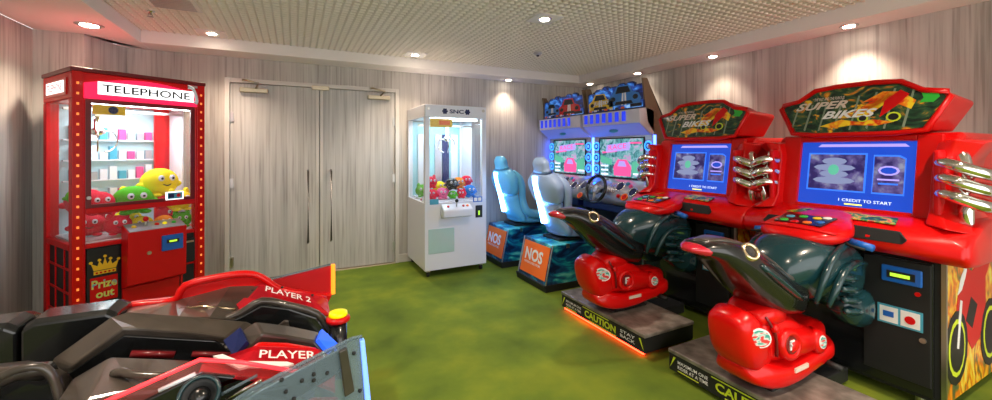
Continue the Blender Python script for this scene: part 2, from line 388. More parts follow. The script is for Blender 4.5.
MB().box(.28,.35,-Y-.006,-Y,1.925,1.942).build('maker_plate','steel',T)
# glass
wf=MB()
for x0,x1,z0,z1 in ((-X+.07,-X+.10,.985,1.765),(X-.10,X-.07,.985,1.765),(-X+.1,X-.1,.985,1.01),(-X+.1,X-.1,1.735,1.765)): wf.box(x0,x1,-Y+.004,-Y+.02,z0,z1)
wf=wf.build('window_frame','dred',T,bevel=.002)
MB().box(-X+.1,X-.1,-Y+.008,-Y+.012,1.01,1.735).build('front_pane','glass',wf)
MB().box(-X+.07,X-.07,-Y+.010,-Y+.014,.73,.945).build('lower_pane','glass',T)
MB().box(-X+.012,-X+.016,-Y+.07,Y-.07,.735,1.76).build('side_pane','glass',T)
MB().box(X-.016,X-.012,-Y+.07,Y-.07,.735,1.76).build('side_pane','glass',T)
MB().box(X-.03,X-.02,0,Y-.07,.735,1.76).build('inner_side_panel',bpy.data.materials['sign_white_lit'] if 0 else 'white',T)
MB().disc((-X+.085,-Y+.002,1.06),(0,-1,0),[(.012,0),(.012,.012)],12).build('lock','steel',wf)
MB().box(.13,.25,-Y-.004,-Y+.006,.995,1.06).build('coin_notice',bpy.data.materials['sign_white_lit'],T)
n_=MB().box(.14,.24,-Y-.006,-Y-.004,1.003,1.052).box(.147,.183,-Y-.008,-Y-.006,1.012,1.045,mi=1).disc((.215,-Y-.006,1.028),(0,-1,0),[(.015,0),(.015,.002)],10,mi=2).build('notice_print',['cyan','dblue','red2'],T)
# interior
bk=MB().box(-X+.02,X-.02,Y-.03,Y-.01,.735,1.76).build('backboard',mat('lit_back',(.42,.60,.66),.25,emit=(.6,.9,1),es=.06),T)
for r in range(4):
    s=MB().box(-X+.09,X-.12,Y-.075,Y-.03,.98+r*.165,.99+r*.165).build('shelf','white',bk)
    c=MB()
    for k in range(9):
        x=-.28+k*.06; h=random.uniform(.06,.12)
        c.box(x,x+.045,Y-.07,Y-.035,.99+r*.165,.99+r*.165+h,mi=(0,3,1,2,3,1,2,0,1)[(k+r)%9] if k>4 else (0,2,0,3,0)[(k+r)%5])
    c.build('prize_cards',['white','pink','cyan','silver'],s)
MB().box(.255,.33,Y-.1,Y-.076,.735,1.76).build('inner_pillar','red2',T)
MB().box(-X+.08,X-.08,-Y+.07,-Y+.10,1.735,1.755).build('tube_light','tube',T)
def inner_lamp(par,e,z,sx,sy,col=(.85,.97,1)):
    L=bpy.data.lights.new('tube_lamp','AREA'); L.shape='RECTANGLE'; L.size=sx; L.size_y=sy; L.energy=e; L.color=col
    o=bpy.data.objects.new('tube_lamp',L); COL.objects.link(o); o.parent=par; o.location=(0,0,z)
inner_lamp(T,5,1.73,.5,.3)
MB().box(-.29,-.11,-Y+.03,-Y+.04,1.66,1.73).build('prize_sign','yel',T)
MB().disc((-.18,-Y+.029,1.695),(0,-1,0),[(.028,0),(.028,.004)],14).build('sign_badge','dblue',T)
MB().box(-X+.03,X-.03,-.02,.01,1.70,1.72).box(-.21,-.17,-.04,.03,1.66,1.72).build('gantry_rail','steel',T)
cw=MB().disc((-.19,-.005,1.66),(0,0,-1),[(.02,0),(.02,.09),(.045,.10),(.045,.13),(.02,.15)],16).build('claw_hub','chrome',T)
for k in range(3):
    q=k*2.09+.3; dx,dy=math.cos(q),math.sin(q)
    MB().tube([(-.19+dx*a,-.005+dy*a,z) for a,z in ((.02,1.53),(.10,1.55),(.14,1.47),(.10,1.40),(.05,1.385))],.006,8,smooth=3).build('claw_finger','chrome',cw)
MB().box(-X+.05,X-.05,-Y+.05,Y-.03,.70,.74).build('prize_floor','white',T)
# lower left crown panel
pp=MB().box(-X+.075,-.155,-Y-.002,-Y+.02,.10,.69).build('prize_panel','mblack',T,bevel=.003)
cr=MB(); cx,cz=-.235,.555
cr.box(cx-.06,cx+.06,-Y-.006,-Y-.002,cz-.05,cz-.025)
cr.slab([(cx+a,-Y-.002,cz+z) for a,z in ((-.06,-.02),(.06,-.02),(.075,.035),(.04,.01),(.03,.045),(.012,.015),(0,.065),(-.012,.015),(-.03,.045),(-.04,.01),(-.075,.035))],(0,-.004,0))
for a,z in ((-.075,.04),(-.03,.052),(0,.075),(.03,.052),(.075,.04)): cr.disc((cx+a,-Y-.002,cz+z),(0,-1,0),[(.010,0),(.010,.004)],10)
for k in range(5): cr.disc((cx-.045+k*.0225,-Y-.006,cz-.038),(0,-1,0),[(.007,0),(.007,.003)],8,mi=1)
cr.build('crown_emblem',['yel','red2'],pp)
pl=MB().box(-.315,-.165,-Y-.006,-Y-.002,.31,.485).build('prize_plaque','red2',pp,bevel=.002)
text('Prize','lettering',noise_mat('rainbow_print',[(.4,(.1,.5,.6)),(.5,(.8,.75,.1)),(.6,(.6,.75,.2))],ns=25,rough=.4),pl,(-.308,-Y-.007,.405),(1,0,0),(0,0,1),.138,.062,thick=.002,bold=.03)
text('out','lettering',bpy.data.materials['rainbow_print'],pl,(-.285,-Y-.007,.335),(1,0,0),(0,0,1),.10,.05,thick=.002,bold=.03)
# control box
cb=MB().prism([(-Y,.36),(-Y-.115,.40),(-Y-.125,.79),(-Y,.835)],'yz',-.145,.225).build('control_box','red2',T,bevel=.006)
tp=MB().slab([(-.135,-Y-.122,.793),(.215,-Y-.122,.793),(.215,-Y-.004,.834),(-.135,-Y-.004,.834)],(0,0,.006)).build('control_plate','silver',cb)
MB().tube([(-.02,-Y-.06,.815),(-.02,-Y-.062,.86)],.007,8).ell((-.02,-Y-.062,.872),.018,.018,.02,mi=1).build('joystick',['steel','red'],tp)
for k,(x,c) in enumerate(((.05,'red'),(.10,'yplastic'),(.16,'green'),(-.09,'yel'))): MB().disc((x,-Y-.06,.817),(0,-.3,1),[(.015,0),(.015,.008),(.01,.014)],14).build('push_button',c,tp)
ac=MB().box(.055,.195,-Y-.138,-Y-.124,.615,.735).build('bill_acceptor','blue',cb,bevel=.004)
MB().box(.085,.165,-Y-.142,-Y-.138,.672,.70).build('slot','mblack',ac); MB().box(.10,.15,-Y-.145,-Y-.142,.68,.693).build('slot_light','lcd',ac)
MB().disc((-.02,-Y-.122,.62),(0,-1,0),[(.014,0),(.014,.008)],14).build('lock','steel',cb)
MB().box(-.14,.22,-Y-.012,-Y+.01,.06,.36).build('service_door','red2',T,bevel=.005)
MB().box(.255,.33,-Y-.01,-Y+.01,.47,.66).build('ticket_panel','mblack',T,bevel=.003)
MB().box(.265,.32,-Y-.014,-Y-.01,.625,.64).build('ticket_slot','steel',T)
R33=Matrix.Rotation(math.radians(33.3),3,'Z')
def heap(items, bx, by, z0):
    P=[[V((l[0],l[1],l[2]+.85*s)), s*.93] for l,s,*_ in items]
    for it in range(200):
        for i in range(len(P)):
            for j in range(i):
                d=P[i][0]-P[j][0]; g=P[i][1]+P[j][1]-d.length
                if g>0:
                    d=d.normalized()*g*.5 if d.length>1e-5 else V((.01,0,0)); P[i][0]+=d; P[j][0]-=d
            c,r=P[i]
            r2=r*1.18
            c.x=min(max(c.x,bx[0]+r2),bx[1]-r2); c.y=min(max(c.y,by[0]+r),by[1]-r); c.z=max(c.z-.0002,z0+r*.92)
    return [((c.x,c.y,c.z-.85*it[1]),)+tuple(it[1:]) for (c,r),it in zip(P,items)]
def toy(par_loc, R, l, size, colr, label, grp, kind, rz=0, lie=0):
    """plush toy: padded body with ears and stub arms, stitched eyes"""
    p=V(par_loc)+R@V(l); t=thing('plush_toy',label,'plush toy',p,rz,grp)
    s=size; b=MB().ell((0,0,s*.85),s,s*.72,s*.85,20,12)
    if kind==0: b.ell((-s*.95,0,s*.7),s*.28,s*.22,s*.2).ell((s*.95,0,s*.7),s*.28,s*.22,s*.2).ell((-s*.45,-s*.35,s*.12),s*.3,s*.4,s*.14).ell((s*.45,-s*.35,s*.12),s*.3,s*.4,s*.14)
    else: b.ell((-s*.55,0,s*1.55),s*.25,s*.2,s*.38).ell((s*.55,0,s*1.55),s*.25,s*.2,s*.38).ell((-s*.4,-s*.4,s*.12),s*.3,s*.4,s*.14).ell((s*.4,-s*.4,s*.12),s*.3,s*.4,s*.14)
    b.build('body',colr,t)
    for a in (-1,1):
        e=MB().ell((a*s*.3,-s*.66,s*1.12),s*.17,s*.09,s*.19,12,8).build('eye','white',t)
        MB().ell((a*s*.3,-s*.75,s*1.1),s*.07,s*.04,s*.08,10,6).build('pupil','ktext',e)
    MB().tube([(-s*.22,-s*.66,s*.75),(0,-s*.72,s*.66),(s*.22,-s*.66,s*.75)],s*.035,6,smooth=3).build('mouth','ktext',t)
    return t
for n_,c in (('plush_red',(.75,.015,.05)),('plush_green',(.10,.50,.02)),('plush_yellow',(.85,.72,.02)),('plush_orange',(.85,.25,.02)),('plush_blue',(.02,.20,.65)),('plush_pink',(.85,.15,.35))): M[n_]=mat(n_,c,.8,spec=.2)
TT=(-1.209,4.278,0)
for l,s,c,k,lab in heap([
 ((-.23,-.14,.96),.10,'plush_red',0,'red plush toy low at the left front of the telephone crane'),
 ((-.12,-.20,.80),.085,'plush_red',1,'eared red plush toy against the lower pane beside the joystick'),
 ((-.22,.03,.90),.12,'plush_red',0,'large red plush toy high at the left behind the glass'),
 ((-.26,-.02,.99),.07,'plush_green',0,'small green plush toy on top of the red ones, far left'),
 ((.0,-.14,.93),.13,'plush_green',0,'big bright green plush toy in the centre of the telephone crane'),
 ((.05,-.19,.75),.075,'plush_yellow',0,'yellow plush toy under the big green one'),
 ((.17,-.08,.98),.14,'plush_yellow',0,'largest yellow plush toy on top of the heap'),
 ((.27,-.16,.90),.10,'plush_yellow',1,'eared yellow plush toy at the right of the heap'),
 ((.25,-.20,.745),.075,'plush_green',1,'eared green plush toy at the lower right behind the glass'),
 ((.15,-.21,.745),.07,'plush_orange',0,'orange plush toy low behind the control box'),
 ((.02,.08,.86),.12,'plush_yellow',1,'eared yellow plush toy at the back of the heap'),
 ((-.08,.10,.80),.11,'plush_red',0,'red plush toy at the back between green and yellow'),
 ((-.02,-.02,.75),.10,'plush_yellow',0,'yellow plush toy buried low in the middle of the heap'),
 ((-.24,.0,.75),.10,'plush_red',0,'red plush toy resting on the floor of the left half'),
 ((.28,.05,.80),.09,'plush_red',1,'eared red plush toy at the back right')],(-.385,.385),(-.30,.28),.745):
    toy(TT,R33,l,s,c,lab,'plush toys in the telephone crane',k,rz=math.radians(33+random.uniform(-20,20)))
# ------------------------------------------------------------------ white crane machine
C=thing('claw_machine','white crane game with glass cabinet standing on castors beside the double door','arcade machine',(1.64,4.605,0),0)
X,Y=.37,.375; z0,z1=.075,1.9
b=MB()
b.box(-X,X,-Y,Y,z0,.82).box(-X,X,-Y,Y,1.76,z1)
for sx in (-1,1):
    for sy in (-1,1): b.box(*sorted((sx*X,sx*(X-.055))),*sorted((sy*Y,sy*(Y-.055))),.82,1.76)
b.build('cabinet','white',C,bevel=.006)
MB().box(-X+.055,X-.055,-Y+.012,-Y+.017,.82,1.76).build('front_pane','glass',C)
for sx in (-1,1): MB().box(*sorted((sx*(X-.012),sx*(X-.017))),-Y+.055,Y-.055,.82,1.76).build('side_pane','glass',C)
MB().box(-X+.056,X-.056,Y-.03,Y-.01,.83,1.755).build('backboard',mat('lit_back_cyan',(.30,.58,.66),.2,emit=(.5,.85,.95),es=.06),C)
MB().box(X-.03,X-.02,0.0,Y-.06,.84,1.755).build('inner_side_panel','white',C)
for x,m_ in ((-.2,'white'),(.02,'silver'),(.12,'dblue'),(.24,'white')): MB().box(x-.045,x+.045,Y-.05,Y-.031,.83,1.6).build('mirror_strip',m_,C)
MB().box(-.28,.28,-Y+.07,-Y+.09,1.735,1.755).build('tube_light','tube',C)
inner_lamp(C,4.5,1.73,.5,.4,(.7,.9,1))
MB().box(-.30,-.04,-Y+.03,-Y+.036,1.655,1.75).build('banner','yel',C); MB().box(-.20,-.07,-Y+.026,-Y+.030,1.68,1.73).build('banner_print','orange',C)
MB().box(-X+.03,X-.03,-.02,.01,1.68,1.70).build('gantry_rail','steel',C)
cw=MB().disc((.0,-.06,1.70),(0,0,-1),[(.02,0),(.02,.14),(.04,.15),(.04,.19),(.02,.2)],16).build('claw_hub','chrome',C)
for k in range(3):
    q=k*2.09+.3; dx,dy=math.cos(q),math.sin(q)
    MB().tube([(dx*a,-.06+dy*a,z) for a,z in ((.02,1.51),(.08,1.53),(.12,1.46),(.09,1.39),(.04,1.37))],.006,8,smooth=3).build('claw_finger','chrome',cw)
text('SNC','lettering','dblue',C,(-.085,-Y,1.81),(1,0,0),(0,0,1),.17,.045,bold=.03)
for x in (-.14,.13):
    f_=MB()
    for k in range(6):
        q=k*math.pi/3; f_.disc((x+.022*math.cos(q),-Y,1.832+.022*math.sin(q)),(0,-1,0),[(.012,0),(.012,.003)],10)
    f_.disc((x,-Y,1.832),(0,-1,0),[(.014,0),(.014,.004)],10).build('flower_emblem','dblue',C)
for x in (-.33,.33): MB().disc((x,-Y,1.855),(0,-1,0),[(.018,0),(.018,.004)],12).build('corner_emblem','steel',C)
cb=MB().prism([(-Y,.64),(-Y-.09,.66),(-Y-.10,.74),(-Y,.80)],'yz',-.19,.16).build('control_box','white',C,bevel=.012)
MB().tube([(-.02,-Y-.05,.77),(-.02,-Y-.055,.82)],.007,8).ell((-.02,-Y-.055,.835),.02,.02,.02,mi=1).build('joystick',['steel','mblack'],cb)
for x,c in ((-.12,'red'),(.06,'red'),(.11,'orange')): MB().disc((x,-Y-.05,.771),(0,-.5,1),[(.014,0),(.014,.01)],12).build('push_button',c,cb)
MB().box(.20,.315,-Y-.004,-Y,.80,.86).build('notice_sticker','blue',C); [MB().box(a,a+.04,-Y-.006,-Y-.004,.81,.85).build('notice_print','wtext',C) for a in (.212,.263)]
s_=MB().box(.23,.315,-Y-.012,-Y,.62,.76).build('coin_slot','mblack',C,bevel=.004); MB().box(.262,.278,-Y-.016,-Y-.012,.65,.70).build('slot_light','lcd',s_)
MB().box(-X+.04,-.03,-Y-.006,-Y,.26,.53).build('prize_flap',mat('flap_green',(.42,.62,.60),.3,coat=.3),C,bevel=.004)
MB().box(-X+.055,-X+.155,-Y-.005,-Y,.80,.86).build('notice_sticker','cyan',C)
MB().disc((-X-.0,-.25,.85),(-1,0,0),[(.012,0),(.012,.01)],12).build('lock','red2',C)
for sx in (-1,1):
    for sy in (-1,1):
        c=MB().box(sx*.32-.02,sx*.32+.02,sy*.32-.025,sy*.32+.025,.055,.078).build('castor','steel',C)
        MB().disc((sx*.32-.012,sy*.32,.03),(1,0,0),[(.03,0),(.03,.024)],18).build('wheel','mblack',c)
ID=Matrix.Identity(3)
MB().box(-X+.055,X-.055,-Y+.055,Y-.055,.80,.835).build('prize_floor','white',C)
CC=(1.64,4.605,0)
for l,s,c,k,lab in heap([
 ((-.24,-.24,.84),.07,'plush_red',0,'red plush toy at the lower left corner of the white crane'),
 ((-.12,-.22,.84),.075,'plush_pink',0,'pink plush toy low behind the white crane window'),
 ((-.23,-.14,1.0),.08,'plush_red',1,'eared red plush toy high at the left of the white crane'),
 ((-.01,-.25,.84),.055,'plush_green',0,'green plush toy under the black one'),
 ((.0,-.22,.97),.08,'black',0,'black plush toy with white face in the middle of the white crane'),
 ((.12,-.24,.84),.06,'plush_red',1,'eared red plush toy right of the green one'),
 ((.22,-.20,.86),.085,'plush_blue',0,'large blue plush toy at the right of the white crane'),
 ((.12,-.12,.98),.08,'plush_orange',0,'orange plush toy behind the blue one'),
 ((.25,-.05,1.0),.075,'plush_red',0,'red plush toy at the back right of the white crane'),
 ((-.08,-.02,.93),.08,'plush_yellow',0,'yellow plush toy at the back of the white crane'),
 ((-.26,.1,.86),.085,'plush_green',1,'eared green plush toy beside the side window'),
 ((.02,.14,.84),.09,'plush_red',0,'red plush toy against the back mirror')],(-.35,.35),(-.35,.32),.84):
    toy(CC,ID,l,s,c,lab,'plush toys in the white crane',k,rz=random.uniform(-.4,.4))
# ------------------------------------------------------------------ twin car racing cabinets (front faces -x in the room)
R90=-math.pi/2
def car_art(mb, x, z, s, y, mb_i, win_i, st_i):
    """front three-quarter car printed on a sign, nose towards +x"""
    P=lambda pts,mi,d=0: mb.slab([(x+a*s,y-d,z+c*s) for a,c in pts],(0,-.001,0),mi)
    P([(-1,0),(1,0),(1.1,.25),(.95,.5),(.55,.62),(.35,.95),(-.45,.98),(-.75,.6),(-1.05,.45)],mb_i)
    P([(-.55,.6),(.45,.6),(.28,.9),(-.4,.92)],win_i,.002)
    P([(-.15,.0),(-.02,.0),(.0,.6),(-.1,.6)],st_i,.002); P([(.08,.0),(.2,.0),(.15,.6),(.05,.6)],st_i,.002)
    for cx in (-.72,.75): P([(cx+.17*math.cos(q*math.pi/5),.34+.12*math.sin(q*math.pi/5)) for q in range(10)],win_i,.002)
    P([(-.6,.05),(.6,.05),(.5,.2),(-.5,.2)],win_i,.003)
def ring(mb,x,y,z,ax=(0,-1,0),R0=.032,r=.009,mi=0): return mb.torus((x,y,z),ax,R0,r,22,7,mi)
M['carblue']=mat('car_blue_print',(.04,.22,.62),.4)
M['hoodw']=mat('hood_white',(.66,.62,.66),.35,coat=.2)
M['ledg']=mat('edge_led_blue',(.05,.2,1),.3,emit=(.05,.12,1),es=6)
def car_cabinet(cy, label, arts, bill):
    t=thing('racing_cabinet',label,'arcade machine',(3.42,cy,0),R90,'twin car racing cabinets')
    X=.462
    MB().box(-X+.02,X-.02,.0,.58,.02,1.60).build('body','mblack',t,bevel=.004)
    for s in (-1,1):
        b=MB(); x0,x1=(X-.02,X) if s>0 else (-X,-X+.02)
        b.prism([(-.17,2.16),(-.10,2.16),(.20,1.60),(.58,1.60),(.58,.02),(.0,.02),(.0,1.58),(-.10,1.70)],'yz',x0,x1)
        b.build('side_board','dwood',t,bevel=.003)
    MB().prism([(-.10,1.84),(-.06,2.12),(.14,1.80),(.25,1.60),(0,1.57)],'yz',-X+.02,X-.02).build('sign_back','mblack',t)
    h=MB().prism([(0,1.56),(-.04,1.565),(-.21,1.69),(-.22,1.835),(-.10,1.85),(.0,1.82)],'yz',-X,X).build('hood','hoodw',t,bevel=.006)
    for k in range(7): MB().box(-.41+k*.105,-.36+k*.105,-.226,-.218,1.715,1.82).build('hood_louvre','ledd',h)
    un=MB().slab([(-X+.01,-.045,1.567),(X-.01,-.045,1.567),(X-.01,-.207,1.686),(-X+.01,-.207,1.686)],(0,-.004,-.004)).build('hood_underside',mat('underside_blue_glow',(.30,.36,.62),.25,emit=(.08,.14,.85),es=.15),h)  # faint emission paints blue light onto the silver underside, no lamp here
    MB().ell((0,-.135,1.620),.07,.02,.024).build('hood_lamp','cyan',un)
    pts=[(-.455,1.85),(.455,1.85),(.455,2.08)]
    n=7; tops=(2.09,2.13,2.13,2.11,2.13,2.11,2.07)
    for i in range(n):
        for j in range(4):
            q=math.pi*j/3; xx=.455-(i+.5)*.91/n+.91/n/2*math.cos(q); zz=tops[i]+.022*math.sin(q); pts.append((xx,zz))
    pts.append((-.455,2.04))
    sg=MB().prism(pts,'xz',-.135,-.11).build('marquee','dblue',t)
    ins=[(a*.955,1.862+(z-1.85)*.92) for a,z in pts]
    MB().prism(ins,'xz',-.1375,-.135).build('sign_print','signart',sg)
    ar=MB()
    for (ax,az,s,c) in arts: car_art(ar,ax,az,s,-.1378,c,3,4)
    ar.box(.26,.42,-.141,-.1375,1.87,1.905,mi=3)
    for k in range(7): ar.box(-.42+k*.09,-.37+k*.09,-.141,-.1375,1.862,1.885,mi=(5,4,3)[k%3])
    ar.build('car_artwork',['yel','red','carblue','ktext','wtext','orange'],sg)
    if bill: text(bill,'lettering','wtext',sg,(-.33,-.148,1.925),(1,0,0),(0,0,1),.26,.055,bold=.03,shear=.2)
    MB().prism([(-.005,1.05),(-.025,1.05),(-.025,1.565),(-.005,1.565)],'yz',-X,X).build('bezel','silver',t,bevel=.003)
    sc=MB().box(-.345,.345,-.032,-.026,1.085,1.53).build('screen','steal',t)
    fr=MB().box(-.36,-.345,-.036,-.024,1.07,1.545).box(.345,.36,-.036,-.024,1.07,1.545).box(-.345,.345,-.036,-.024,1.07,1.085).box(-.345,.345,-.036,-.024,1.53,1.545).build('screen_frame','mblack',sc)
    g=MB()
    g.slab([(-.24,-.034,1.37),(.14,-.034,1.40),(.16,-.034,1.49),(-.22,-.034,1.46)],(0,-.002,0),0)
    g.slab([(-.30,-.034,1.36),(-.05,-.034,1.38),(-.05,-.034,1.40),(-.30,-.034,1.38)],(0,-.002,0),1)
    g.slab([(-.10,-.034,1.10),(.16,-.034,1.10),(.17,-.034,1.20),(.10,-.034,1.29),(-.04,-.034,1.29),(-.11,-.034,1.20)],(0,-.002,0),1)
    g.slab([(-.04,-.037,1.21),(.10,-.037,1.21),(.07,-.037,1.27),(-.01,-.037,1.27)],(0,-.002,0),0)
    for k in range(3): g.box(-.32,-.20,-.036,-.033,1.10+k*.05,1.12+k*.05,mi=2)
    g.slab([(-.33,-.034,1.25),(-.14,-.034,1.22),(-.14,-.034,1.29),(-.33,-.034,1.34)],(0,-.002,0),3)
    g.slab([(.18,-.034,1.14),(.33,-.034,1.12),(.33,-.034,1.30),(.18,-.034,1.26)],(0,-.002,0),3)
    g.box(.2,.33,-.038,-.035,1.12,1.14,mi=2).box(.14,.32,-.036,-.033,1.47,1.49,mi=1)
    g.build('game_picture',['slilac','spink','swhite','sgreen'],sc)
    text('RACE','lettering','spink',sc,(-.19,-.0365,1.395),(1,0,.09),(0,0,1),.29,.06)
    for s in (-1,1):
        for k in range(3):
            zz=1.165+k*.14
            lp=MB().disc((s*.411,-.026,zz),(0,-1,0),[(.047,0),(.044,.008),(.018,.010)],22).build('side_lamp','dblue',t)
            MB().torus((s*.411,-.032,zz),(0,-1,0),.046,.008,24,7).build('lamp_ring','ledb',lp)
            MB().disc((s*.411,-.036,zz),(0,-1,0),[(.022,0),(.016,.006)],12).build('lamp_core','cyanglow',lp)
    for s in (-1,1): MB().box(*sorted((s*X,s*(X+.008))),-.01,.02,.95,1.56).build('edge_light','ledg',t)
    # dashboard
    d=MB(); R=[]
    for x,k in zip([-.50,-.49,-.45,-.25,.1,.40,.46,.49,.50],[.55,.85,1,1,1,1,1,.85,.55]): R.append([V((x, .02+(y-.02)*k, .93+(z-.93)*k)) for y,z in [(.0,1.075),(-.10,1.06),(-.20,1.02),(-.27,.95),(-.30,.88),(-.27,.81),(-.18,.77),(.0,.77)]])
    dash=d.rings(R,True,False).build('dashboard','silver',t)
    MB().rings([[V((x,y-.004,z)) for y,z in [(-.09,1.068),(-.20,1.028),(-.272,.957),(-.303,.88),(-.26,.88),(-.09,.98)]] for x in (-.30,-.20,-.12)],True,False).build('instrument_binnacle','steel',dash)
    def fz(z): return -.20-(1.02-z)*1.0 if z>.95 else -.27-(.95-z)*.43
    for x,z,R0 in ((-.38,.97,.055),(-.38,.85,.035),(.20,1.0,.055),(.33,.90,.038),(.42,.96,.05)):
        gd=MB().disc((x,fz(z)-.002,z),(0,-1,.75),[(R0*.95,-.01),(R0*.9,.006),(R0*.5,.008)],18).build('gauge_dial','dblue' if R0>.04 else 'red',dash)
        MB().torus((x,fz(z)-.006,z),(0,-1,.75),R0,.008,24,7).build('gauge_ring','chrome' if R0>.04 else 'orange',gd)
    for k,(x,z,c) in enumerate(((.24,.90,'red'),(.28,1.03,'cyan'),(.34,1.01,'pink'),(-.22,1.0,'ledb'),(-.28,.88,'cyan'))):
        MB().disc((x,fz(z),z),(0,-1,.7),[(.022,-.01),(.022,.012),(.014,.02)],16).build('lit_button',c,dash)
    for k in range(4): MB().tube([(.06+k*.03,fz(1.03)-.004,1.03),(.07+k*.03,fz(.93)-.006,.93)],.006,6).build('chrome_bar','chrome',dash)
    MB().box(-.44,.44,-.22,-.02,.70,.78).build('dash_skirt','dblue',dash,bevel=.01)
    MB().box(-.40,.40,-.06,.0,.14,.72).build('knee_panel','mblack',dash)
    wx,wy,wz=-.0,-.40,.965; ax=V((0,-1,.3)).normalized()
    MB().tube([(wx,-.27,.94),(wx,wy+.03,wz-.01)],.03,12).build('steering_column','mblack',t)
    w=MB().torus((wx,wy,wz),ax,.150,.019,36,10).build('steering_wheel','black',t)
    MB().disc((wx,wy+.01,wz),ax,[(.06,-.01),(.06,.012),(.03,.022)],20).build('wheel_hub','silver',w)
    up=ax.cross(V((1,0,0)))
    for a in (0.2,2.9,4.7):
        dd=V((1,0,0))*math.cos(a)-up*math.sin(a)*-1
        MB().tube([V((wx,wy,wz))+dd*.04,V((wx,wy,wz))+dd*.145],.014,8).build('wheel_spoke','steel',w)
    MB().box(-.34,.34,-.30,-.0,.02,.14).build('pedal_box','mblack',t,bevel=.01)
    for x in (-.02,.14): MB().slab([(x,-.31,.07),(x+.08,-.31,.07),(x+.08,-.27,.19),(x,-.27,.19)],(0,.01,.004)).build('pedal','steel',t)
    return t
M['cyanglow']=emis('screen_cyan',(.12,.35,.85),.9)
M['ledd']=mat('deep_blue_louvre',(.02,.04,.5),.3,emit=(.01,.04,.8),es=.5)
car_cabinet(3.50,'nearer car racing cabinet with blue and yellow cars on its scalloped sign',[(-.22,1.875,.20,0),(.16,1.90,.23,2)],'JUICED')
car_cabinet(4.475,'farther car racing cabinet in the corner with a red car on its sign',[(.14,1.875,.22,1),(-.25,1.89,.17,2)],None)
def racing_seat(cy, label, shell):
    t=thing('racing_chair',label,'arcade seat',(2.20,cy,0),R90,'racing seats of the car cabinets')
    # box with a raked rear panel
    p=MB().prism([(0.0,.05),(.09,.45),(.80,.45),(.80,.03),(.02,.03)],'yz',-.272,.272).build('pedestal','art',t,bevel=.006)
    [MB().prism([(-.004,.06),(.086,.452),(.092,.452),(.004,.06)],'yz',a,a+.014).build('edge_trim','steel',p) for a in (-.276,.262)]
    MB().prism([(-.004,.0),(-.02,.07),(.02,.07),(.81,.06),(.81,0)],'yz',-.282,.282).build('kick_plinth','mblack',p,bevel=.004)
    lp=MB().slab([(-.24,.012,.10),(.24,.012,.10),(.24,.083,.42),(-.24,.083,.42)],(0,-.006,.001)).build('logo_panel','orange',p)
    k=.071/.32
    def at(z): return .012+(z-.10)*k-.0085
    text('NOS','lettering','wtext',lp,(-.18,at(.235),.235),(1,0,0),(0,k,1),.33,.125,thick=.002,bold=.035)
    text('NITROUS OXIDE SYSTEMS','lettering','wtext',lp,(-.17,at(.20),.20),(1,0,0),(0,k,1),.30,.022,thick=.002)
    MB().box(.262,.273,.25,.29,.41,.452).build('corner_bracket','steel',p)
    MB().box(-.15,.15,.25,.78,.45,.475).build('slide_rail','mblack',t,bevel=.004)
    s=MB()
    s.loft([((0,.42,.50),.15,.03),((0,.36,.55),.21,.06),((0,.29,.66),.20,.075),((0,.24,.80),.19,.075),((0,.20,.93),.255,.08),((0,.17,1.05),.285,.085),((0,.15,1.14),.20,.07),((0,.135,1.19),.125,.055),((0,.12,1.27),.125,.05),((0,.11,1.32),.07,.03)],24,3)
    s.loft([((0,.30,.545),.16,.05),((0,.45,.53),.21,.055),((0,.60,.53),.22,.055),((0,.74,.55),.20,.05),((0,.80,.55),.12,.03)],24,3)
    sh=s.build('seat_shell',shell,t)
    for sx in (-1,1):
        MB().tube([(sx*.21,.74,.56),(sx*.225,.50,.58),(sx*.225,.36,.66),(sx*.21,.32,.80),(sx*.245,.29,.95),(sx*.24,.25,1.06),(sx*.17,.21,1.14)],[.03,.045,.05,.04,.045,.045,.02],12,smooth=4).build('side_bolster',shell,sh)
    MB().loft([((0,.38,.60),.13,.02),((0,.30,.75),.13,.03),((0,.255,.95),.14,.03),((0,.23,1.05),.12,.02)],16,3).build('back_pad','teal',sh)
    MB().tube([(-.05,.20,.62),(-.05,.158,.80),(-.05,.118,.94),(-.05,.09,1.06),(-.05,.085,1.12)],.05,8,smooth=3,flat=.5).build('light_strip','ledw',sh)
    return t
racing_seat(3.55,'nearer racing seat, grey blue shell on an orange fronted pedestal','seatgrey')
racing_seat(4.47,'farther racing seat, turquoise shell beside the white crane machine','seatblue')
